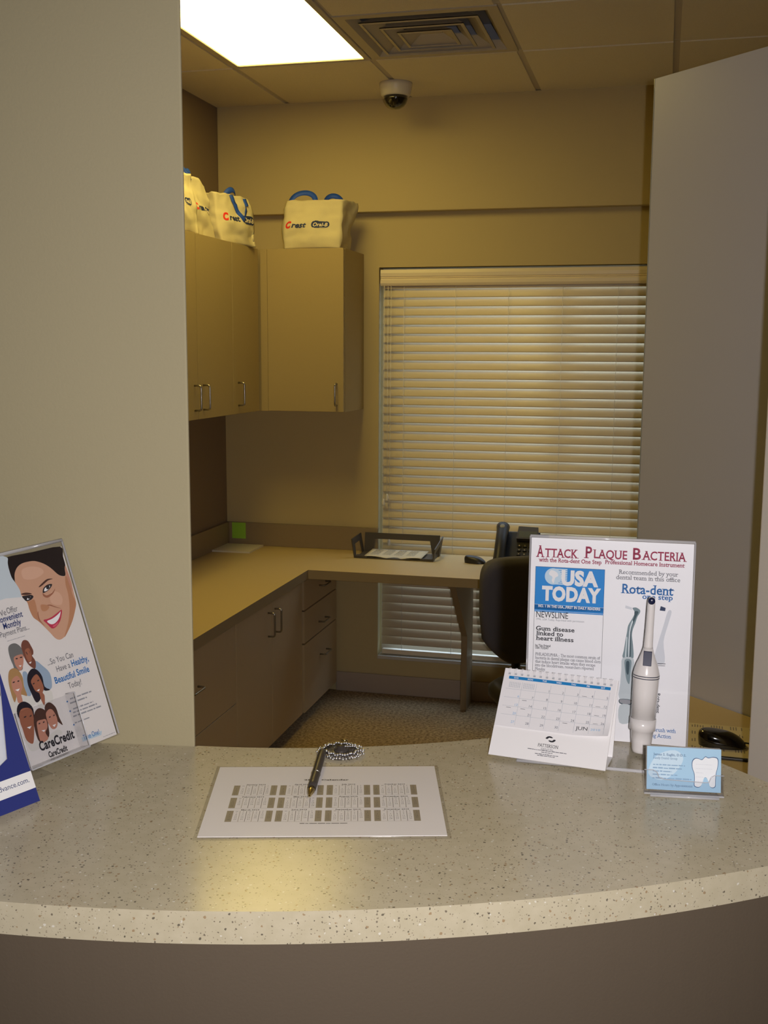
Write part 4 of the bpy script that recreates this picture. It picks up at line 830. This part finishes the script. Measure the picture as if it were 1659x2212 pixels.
# --- acrylic holder with the plaque poster, and the handpiece
PAZ, PLE = .012, .065
t = thing('sign_holder', 'clear acrylic L shaped sign holder with a base, holding the plaque poster', 'sign holder', (-.173, 1.541, ZC), PAZ)
TP = lean(PLE) @ Matrix.Translation((0, .004, 0))
mb = MB(); mb.box((-.0015, -.002, -.0045), (.2255, .2872, -.0022), 'acrylic', T=TP); mb.build('back_sheet', t)
mb = MB(); mb.box((-.0015, -.002, .0040), (.2255, .2872, .0052), 'acrylic', T=TP); mb.build('front_sheet', t)
mb = MB(); mb.tube([TP @ Vector((-.0015, .2880, .0005)), TP @ Vector((.2255, .2880, .0005))], .0022, 'acrylic_edge', 12)
mb.build('top_fold', t)
for x in (-.0015, .2255):
    mb = MB(); mb.tube([TP @ Vector((x, -.001, .0)), TP @ Vector((x, .288, .0))], .0012, 'acrylic_edge', 8); mb.build('side_edge', t)
mb = MB(); mb.box((.0, -.106, .0), (.2255, .004, .0035), 'acrylic'); mb.build('base_sheet', t)
mb = MB(); mb.tube([(.0, -.1065, .003), (.2255, -.1065, .003)], .0022, 'acrylic_edge', 12); mb.tube([(0, -.106, .002), (0, .0, .002)], .0015, 'acrylic_edge', 8); mb.build('base_lip', t)
t = thing('poster', 'white plaque bacteria poster standing in the acrylic holder', 'poster', (-.173, 1.541, ZC), PAZ)
mb = MB(); mb.box((0, 0, -.0014), (.2240, .2856, -.0004), 'poster', T=TP)
zt = 0
X0, X1 = .0070, .1050
mb.rect(.0071, .1830, .1043, .2445, zt, 'p_sky', TP); mb.rect(.0071, .1795, .1043, .1810, zt, 'p_sky', TP); mb.rect(.0071, .1812, .1043, .1900, zt, 'p_sky', TP)
mb.rect(.0071, .1898, .1043, .1901, zt+.0001, 'p_white', TP); mb.rect(.0071, .1811, .1043, .1814, zt+.0001, 'p_white', TP)
for x in (.0071, .1041): mb.rect(x-.0002, .08, x+.0002, .2445, zt, 'p_ink', TP)
mb.rect(.0071, .2442, .1043, .2446, zt, 'p_ink', TP)
g0 = Vector((.0322, .2312)); gr = .0118
mb.flat([(g0.x+gr*math.cos(2*PI*k/40), g0.y+gr*math.sin(2*PI*k/40)) for k in range(40)], zt+.0001, 'p_globe_l', TP)
for k in range(9): mb.rect(g0.x, g0.y-gr+gr*2*(k+.15)/9, .052, g0.y-gr+gr*2*(k+.85)/9, zt+.00012, 'p_globe_l', TP)
mb.flat(smooth_loop([(g0.x-.003, g0.y+.009), (g0.x+.005, g0.y+.006), (g0.x+.007, g0.y+.001), (g0.x+.003, g0.y-.002), (g0.x+.001, g0.y-.010), (g0.x-.002, g0.y-.006), (g0.x-.001, g0.y-.001), (g0.x-.006, g0.y+.003)]), zt+.00016, 'p_white', TP)
for tx, col, x, y, w, h, b, s in POSTER_TXT:
    hh = {'USA': .0192, 'TODAY': .0185}.get(tx, h*1e-4*(.80 if s and b < 2 and h in (75, 85) else .88 if h == 145 else 1))
    yy = {'USA': .2203, 'TODAY': .1972}.get(tx, y*1e-4)
    write(mb, tx, x*1e-4, yy, w*1e-4, hh, zt+.0002, 'p_'+col, b if not (s and b == 1 and h < 60) else 1, s, T=TP, res=3)
art(mb, POSTER_ART, zt+.00005, .00002, T=TP)
n = len('Rota-dent'); (ax_, ay_), (bx_, by_) = POSTER_VERT
TV = TP @ Matrix.Translation((ax_*1e-4+.001, ay_*1e-4, 0)) @ Matrix.Rotation(-PI/2, 4, 'Z')
write(mb, 'Rota-dent', 0, -.002, (ay_-by_)*1e-4, .0042, zt+.0002, 'p_ink', 1, 1, T=TV)
mb.build('print', t)
# handpiece
t = thing('dental_handpiece', 'white electric dental handpiece standing upright in front of the poster', 'handpiece', (-.0097, 1.4995, ZC+.0068), 0)
px = .0001414
AX = (Vector((.0066, .0138, .2163))).normalized()
_bx = (Vector((1, 0, 0))-AX*AX.x).normalized(); _by = AX.cross(_bx); T = Matrix(((_bx.x, _by.x, AX.x, 0), (_bx.y, _by.y, AX.y, 0), (_bx.z, _by.z, AX.z, 0), (0, 0, 0, 1)))
def RZ(l): return [(r*px, (1630-y)*px) for y, r in l]
mb = MB(); mb.lathe(RZ([(1630, 70), (1624, 82), (1600, 88), (1500, 99), (1410, 108), (1400, 124), (1290, 125)]), 'ivory', 40, T=T); mb.build('cup_stand', t)
mb = MB(); mb.lathe(RZ([(1292, 119), (1000, 122), (900, 124), (868, 125), (845, 124), (810, 116), (750, 99), (700, 78), (640, 57), (600, 46)]), 'ivory', 40, T=T); mb.build('body', t)
mb = MB(); mb.lathe(RZ([(600, 46), (580, 43), (400, 38), (200, 37), (140, 35), (112, 28), (100, 14), (98, 0)]), 'ivory', 32, T=T); mb.build('neck', t)
for y in (862, 884):
    mb = MB(); mb.lathe(RZ([(y+4, 125.4), (y+4, 126.5), (y-4, 126.5), (y-4, 125.0)]), 'stripe', 40, T=T, caps=False); mb.build('stripe', t)
mb = MB(); sa = math.atan2((99-46)*px, 150*px)
TS = T @ Matrix.Translation((0, 0, (1630-757)*px))
fw = .0056
yl, yh = -.0150, -.0066
mb.add([(x, y, z) for x, y, z in ((-fw, -.0150, 0), (fw, -.0150, 0), (fw, -.0086, .0190), (-fw, -.0086, .0190), (-fw, -.008, 0), (fw, -.008, 0), (fw, -.002, .0190), (-fw, -.002, .0190))], [(0, 1, 2, 3), (4, 7, 6, 5), (0, 4, 5, 1), (1, 5, 6, 2), (2, 6, 7, 3), (3, 7, 4, 0)], 'switch', T=TS)
mb.build('switch', t, bevel=.0006)
mb = MB(); TB = T @ Matrix.Translation((0, 0, (1630-136)*px)) @ Matrix.Rotation(PI/2, 4, 'X')
mb.lathe([(.0047, .002), (.0048, .0066), (.0042, .0074), (.0, .0075)], 'switch', 24, T=TB); mb.build('brush_tip', t)
# --- business cards
t = thing('card_holder', 'small clear acrylic business card holder in front of the poster', 'card holder', (0, 1.369, ZC), .112)
TK = lean(.23) @ Matrix.Translation((0, .006, 0))
mb = MB(); mb.box((-.003, -.004, -.0155), (.0945, .050, -.0135), 'acrylic', T=TK); mb.build('back_wall', t)
fp = [(-.003, -.004), (.0945, -.004), (.0945, .0215), (.083, .0215), (.079, .019), (.076, .0125), (.070, .0120), (.022, .0135), (.015, .016), (.0125, .022), (.008, .0245), (-.003, .0245)]
mb = MB(); mb.prism(fp, .0022, .0040, 'acrylic', T=TK); 
mb.tube([TK @ Vector((x, y, .003)) for x, y in fp[2:]], .0006, 'acrylic_edge', 6); mb.build('front_lip', t)
mb = MB(); mb.box((-.003, -.0055, -.0155), (.0945, -.0035, .0040), 'acrylic_edge', T=TK); 
for x in (-.003, .0933): mb.box((x, -.004, -.0155), (x+.0012, .0215, .004), 'acrylic', T=TK)
mb.build('tray', t)
mb = MB(); mb.box((.004, -.008, 0), (.088, .030, .0030), 'acrylic'); mb.tube([(.004, -.008, .0015), (.088, -.008, .0015)], .0015, 'acrylic_edge', 8); mb.build('foot', t)
t = thing('business_cards', 'pale blue business cards with a white tooth in the clear holder', 'business cards', (0, 1.369, ZC), .112)
mb = MB(); mb.box((.0002, .0, -.0125), (.0912, .0535, -.0002), 'p_white', T=TK); mb.rect(.0002, 0, .0912, .0535, .0, 'p_card_blue', TK)
mb.flat(smooth_loop([(.002, .020), (.012, .042), (.034, .050), (.045, .040), (.035, .022), (.018, .012)]), .0001, 'p_card_light', TK)
TH = smooth_loop([(a*1e-4, b*1e-4) for a, b in TOOTH], 4)
cxm = sum(p[0] for p in TH)/len(TH); cym = sum(p[1] for p in TH)/len(TH)
mb.flat([(cxm+(a-cxm)*1.035, cym+(b-cym)*1.03) for a, b in TH], .0002, 'p_tooth_line', TK); mb.flat([(cxm+(a-cxm)*.985, cym+(b-cym)*.985) for a, b in TH], .0003, 'p_tooth', TK)
for tx, col, x, y, w, h, b, s in CARD_TXT: write(mb, tx, x*1e-4, y*1e-4, w*1e-4, h*.75e-4, .0003, 'p_'+col, b, s, T=TK)
for i, (x, y, w) in enumerate(CARD_LINES): greek(mb, x*1e-4, y*1e-4, w*1e-4, .0021, .0003, 'p_cardline', TK, i)
for i in range(5): greek(mb, .0605, .0335-.0052*i, .020 if i < 2 else .009, .0011, .0004, 'p_pale', TK, i)
mb.build('cards', t)

# --- left acrylic holder with the payment-plan poster
t = thing('sign_holder', 'clear leaning acrylic holder with a front pocket at the left wall', 'sign holder', (-.707, 1.326, 1.233), 1.093)
TQ = lean(.317) @ Matrix.Rotation(.086, 4, 'Z')
mb = MB(); mb.box((-.218, -.0005, -.0042), (.001, .2787, -.0020), 'acrylic', T=TQ); mb.build('back_sheet', t)
mb = MB(); mb.box((-.218, -.0005, .0022), (.001, .2787, .0038), 'acrylic', T=TQ); mb.build('front_sheet', t)
mb = MB()
mb.tube([TQ @ Vector((-.218, .2787, 0)), TQ @ Vector((.001, .2787, 0))], .0024, 'acrylic_edge', 12); mb.build('top_fold', t)
for x in (-.218, .001):
    mb = MB(); mb.tube([TQ @ Vector((x, .0015, 0)), TQ @ Vector((x, .2787, 0))], .0014, 'acrylic_edge', 8); mb.build('side_edge', t)
mb = MB(); qa = TQ @ Vector((-.218, .0, -.0042)); qb = TQ @ Vector((-.090, .0, -.0042)); zf = ZC-1.233
mb.add([tuple(qa), tuple(qb), (qb.x-.012, qb.y+.030, zf), (qa.x, qa.y+.034, zf), (qb.x-.012, qb.y+.0, zf), (qa.x, qa.y, zf)], [(0, 1, 2, 3), (3, 2, 4, 5)], 'acrylic'); mb.build('base_foot', t, solid=.002)
pk = MB(); x0, x1, y0, y1, z1 = -.1485, -.0615, .0030, .0776, .0255
pk.box((x0, y0, z1-.002), (x1, y1, z1), 'acrylic', T=TQ)
for x in (x0, x1-.002): pk.box((x, y0, .004), (x+.002, y1, z1-.002), 'acrylic', T=TQ)
pk.box((x0, y0, .004), (x1, y0+.002, z1), 'acrylic_edge', T=TQ); pc = pk.build('pocket', t)
mb = MB()
for P in ([(x0, y0, z1), (x0, y1, z1)], [(x1, y0, z1), (x1, y1, z1)], [(x0, y0, z1), (x1, y0, z1)], [(x1, y1, .004), (x1, y1, z1)]): mb.tube([TQ @ Vector(p) for p in P], .0009, 'acrylic_edge', 8)
mb.build('pocket_edge', pc)
t = thing('poster', 'payment plan poster with a smiling dark haired woman in the leaning holder', 'poster', (-.707, 1.326, 1.233), 1.093)
mb = MB(); mb.box((-.215, .001, -.0016), (-.0022, .2700, -.0004), 'stand_poster', T=TQ)
art(mb, STAND_ART, -.0003, .00002, T=TQ)
mb.flat([(a*1e-4, b*1e-4) for a, b in STAND_TAB], -.0002, 'p_tab', TQ)
for tx, col, x, y, w, h, b, s in STAND_TXT: write(mb, tx, x*1e-4, y*1e-4, w*1e-4, h*.92e-4, .0011, 'p_'+col, min(b, 2), s, T=TQ, res=3)
for i, (x, y, w) in enumerate(STAND_LINES): greek(mb, x*1e-4, y*1e-4, w*1e-4, .0009 if i in (0, 7) else .0026, .0011, 'p_grey_l', TQ, i)
for x, y in STAND_BULLETS: mb.flat([(x*1e-4+.0012*math.cos(k*PI/6), y*1e-4+.0012*math.sin(k*PI/6)) for k in range(12)], .0011, 'p_blue', TQ)
mb.build('print', t)
# --- blue leaflet box at the left edge
t = thing('leaflet_box', 'dark blue cardboard leaflet box with a white band at the left edge', 'leaflet box', (-.725, 1.155, ZC), R(69))
TX = lean(.43)
W_, H_ = .112, .215
mb = MB()
xo = -.0045
outer = [(-W_, 0), (0, 0), (0, H_), (-.003, H_)]
hole = [(-.0045, .1523), (-.0150, .108), (-.0262, .0617), (-.0380, .0565), (-.074, .0565), (-.086, .0617), (-.097, .108), (-.1075, .1523)]
th = .0012
# front face with a die-cut: right strip, left strip, bottom strip
def strip(P): mb.prism(P, -th, 0, 'blue_card', T=TX, side='card_edge')
strip([(0, 0), (0, H_), (-.002, H_), hole[0], hole[1], hole[2], hole[3], (-.0380, 0)])
strip([(-W_, H_), (-W_, 0), (-.074, 0), hole[4], hole[5], hole[6], hole[7], (-W_+.002, H_)][::1])
strip([(-.074, 0), (-.038, 0), (-.038, .0565), (-.074, .0565)])
mb.rect(-W_, .0172, 0, .0385, .0001, 'p_white', TX)
write(mb, 'healthadvance.com.', -.0062, .0262, .068, .0062, .0002, 'p_navy', 0, 0, T=TX, align='r', res=3)
mb.build('front_panel', t)
mb = MB(); dd = .022
yb = dd*math.tan(.43)+.0004
for x0_ in (-.0012, -W_): mb.prism([(.0007, -th), (H_, -th), (H_, -dd), (yb, -dd)], x0_, x0_+.0012, 'blue_card', T=TX @ Matrix(((0, 0, 1, 0), (1, 0, 0, 0), (0, 1, 0, 0), (0, 0, 0, 1))))
mb.box((-W_, yb, -dd), (0, H_, -dd+.0012), 'blue_card', T=TX); mb.build('box_shell', t)
for k in range(5):
    mb = MB(); o_ = .0008*k
    mb.box((-W_+.006+o_, .004+(.006+.003*k)*math.tan(.43), -.006-.003*k), (-.006+o_*.3, .186-.002*k, -.0048-.003*k), ('p_pale', 'p_tab', 'paper_warm', 'p_white', 'p_pale')[k], T=TX)
    o = mb.build('leaflet'); o.location = (-.725, 1.155, ZC); o.rotation_euler = (0, 0, R(69))
    tag(o, 'pale leaflet in the stack inside the dark blue box', 'leaflet', 'leaflets in the blue box')
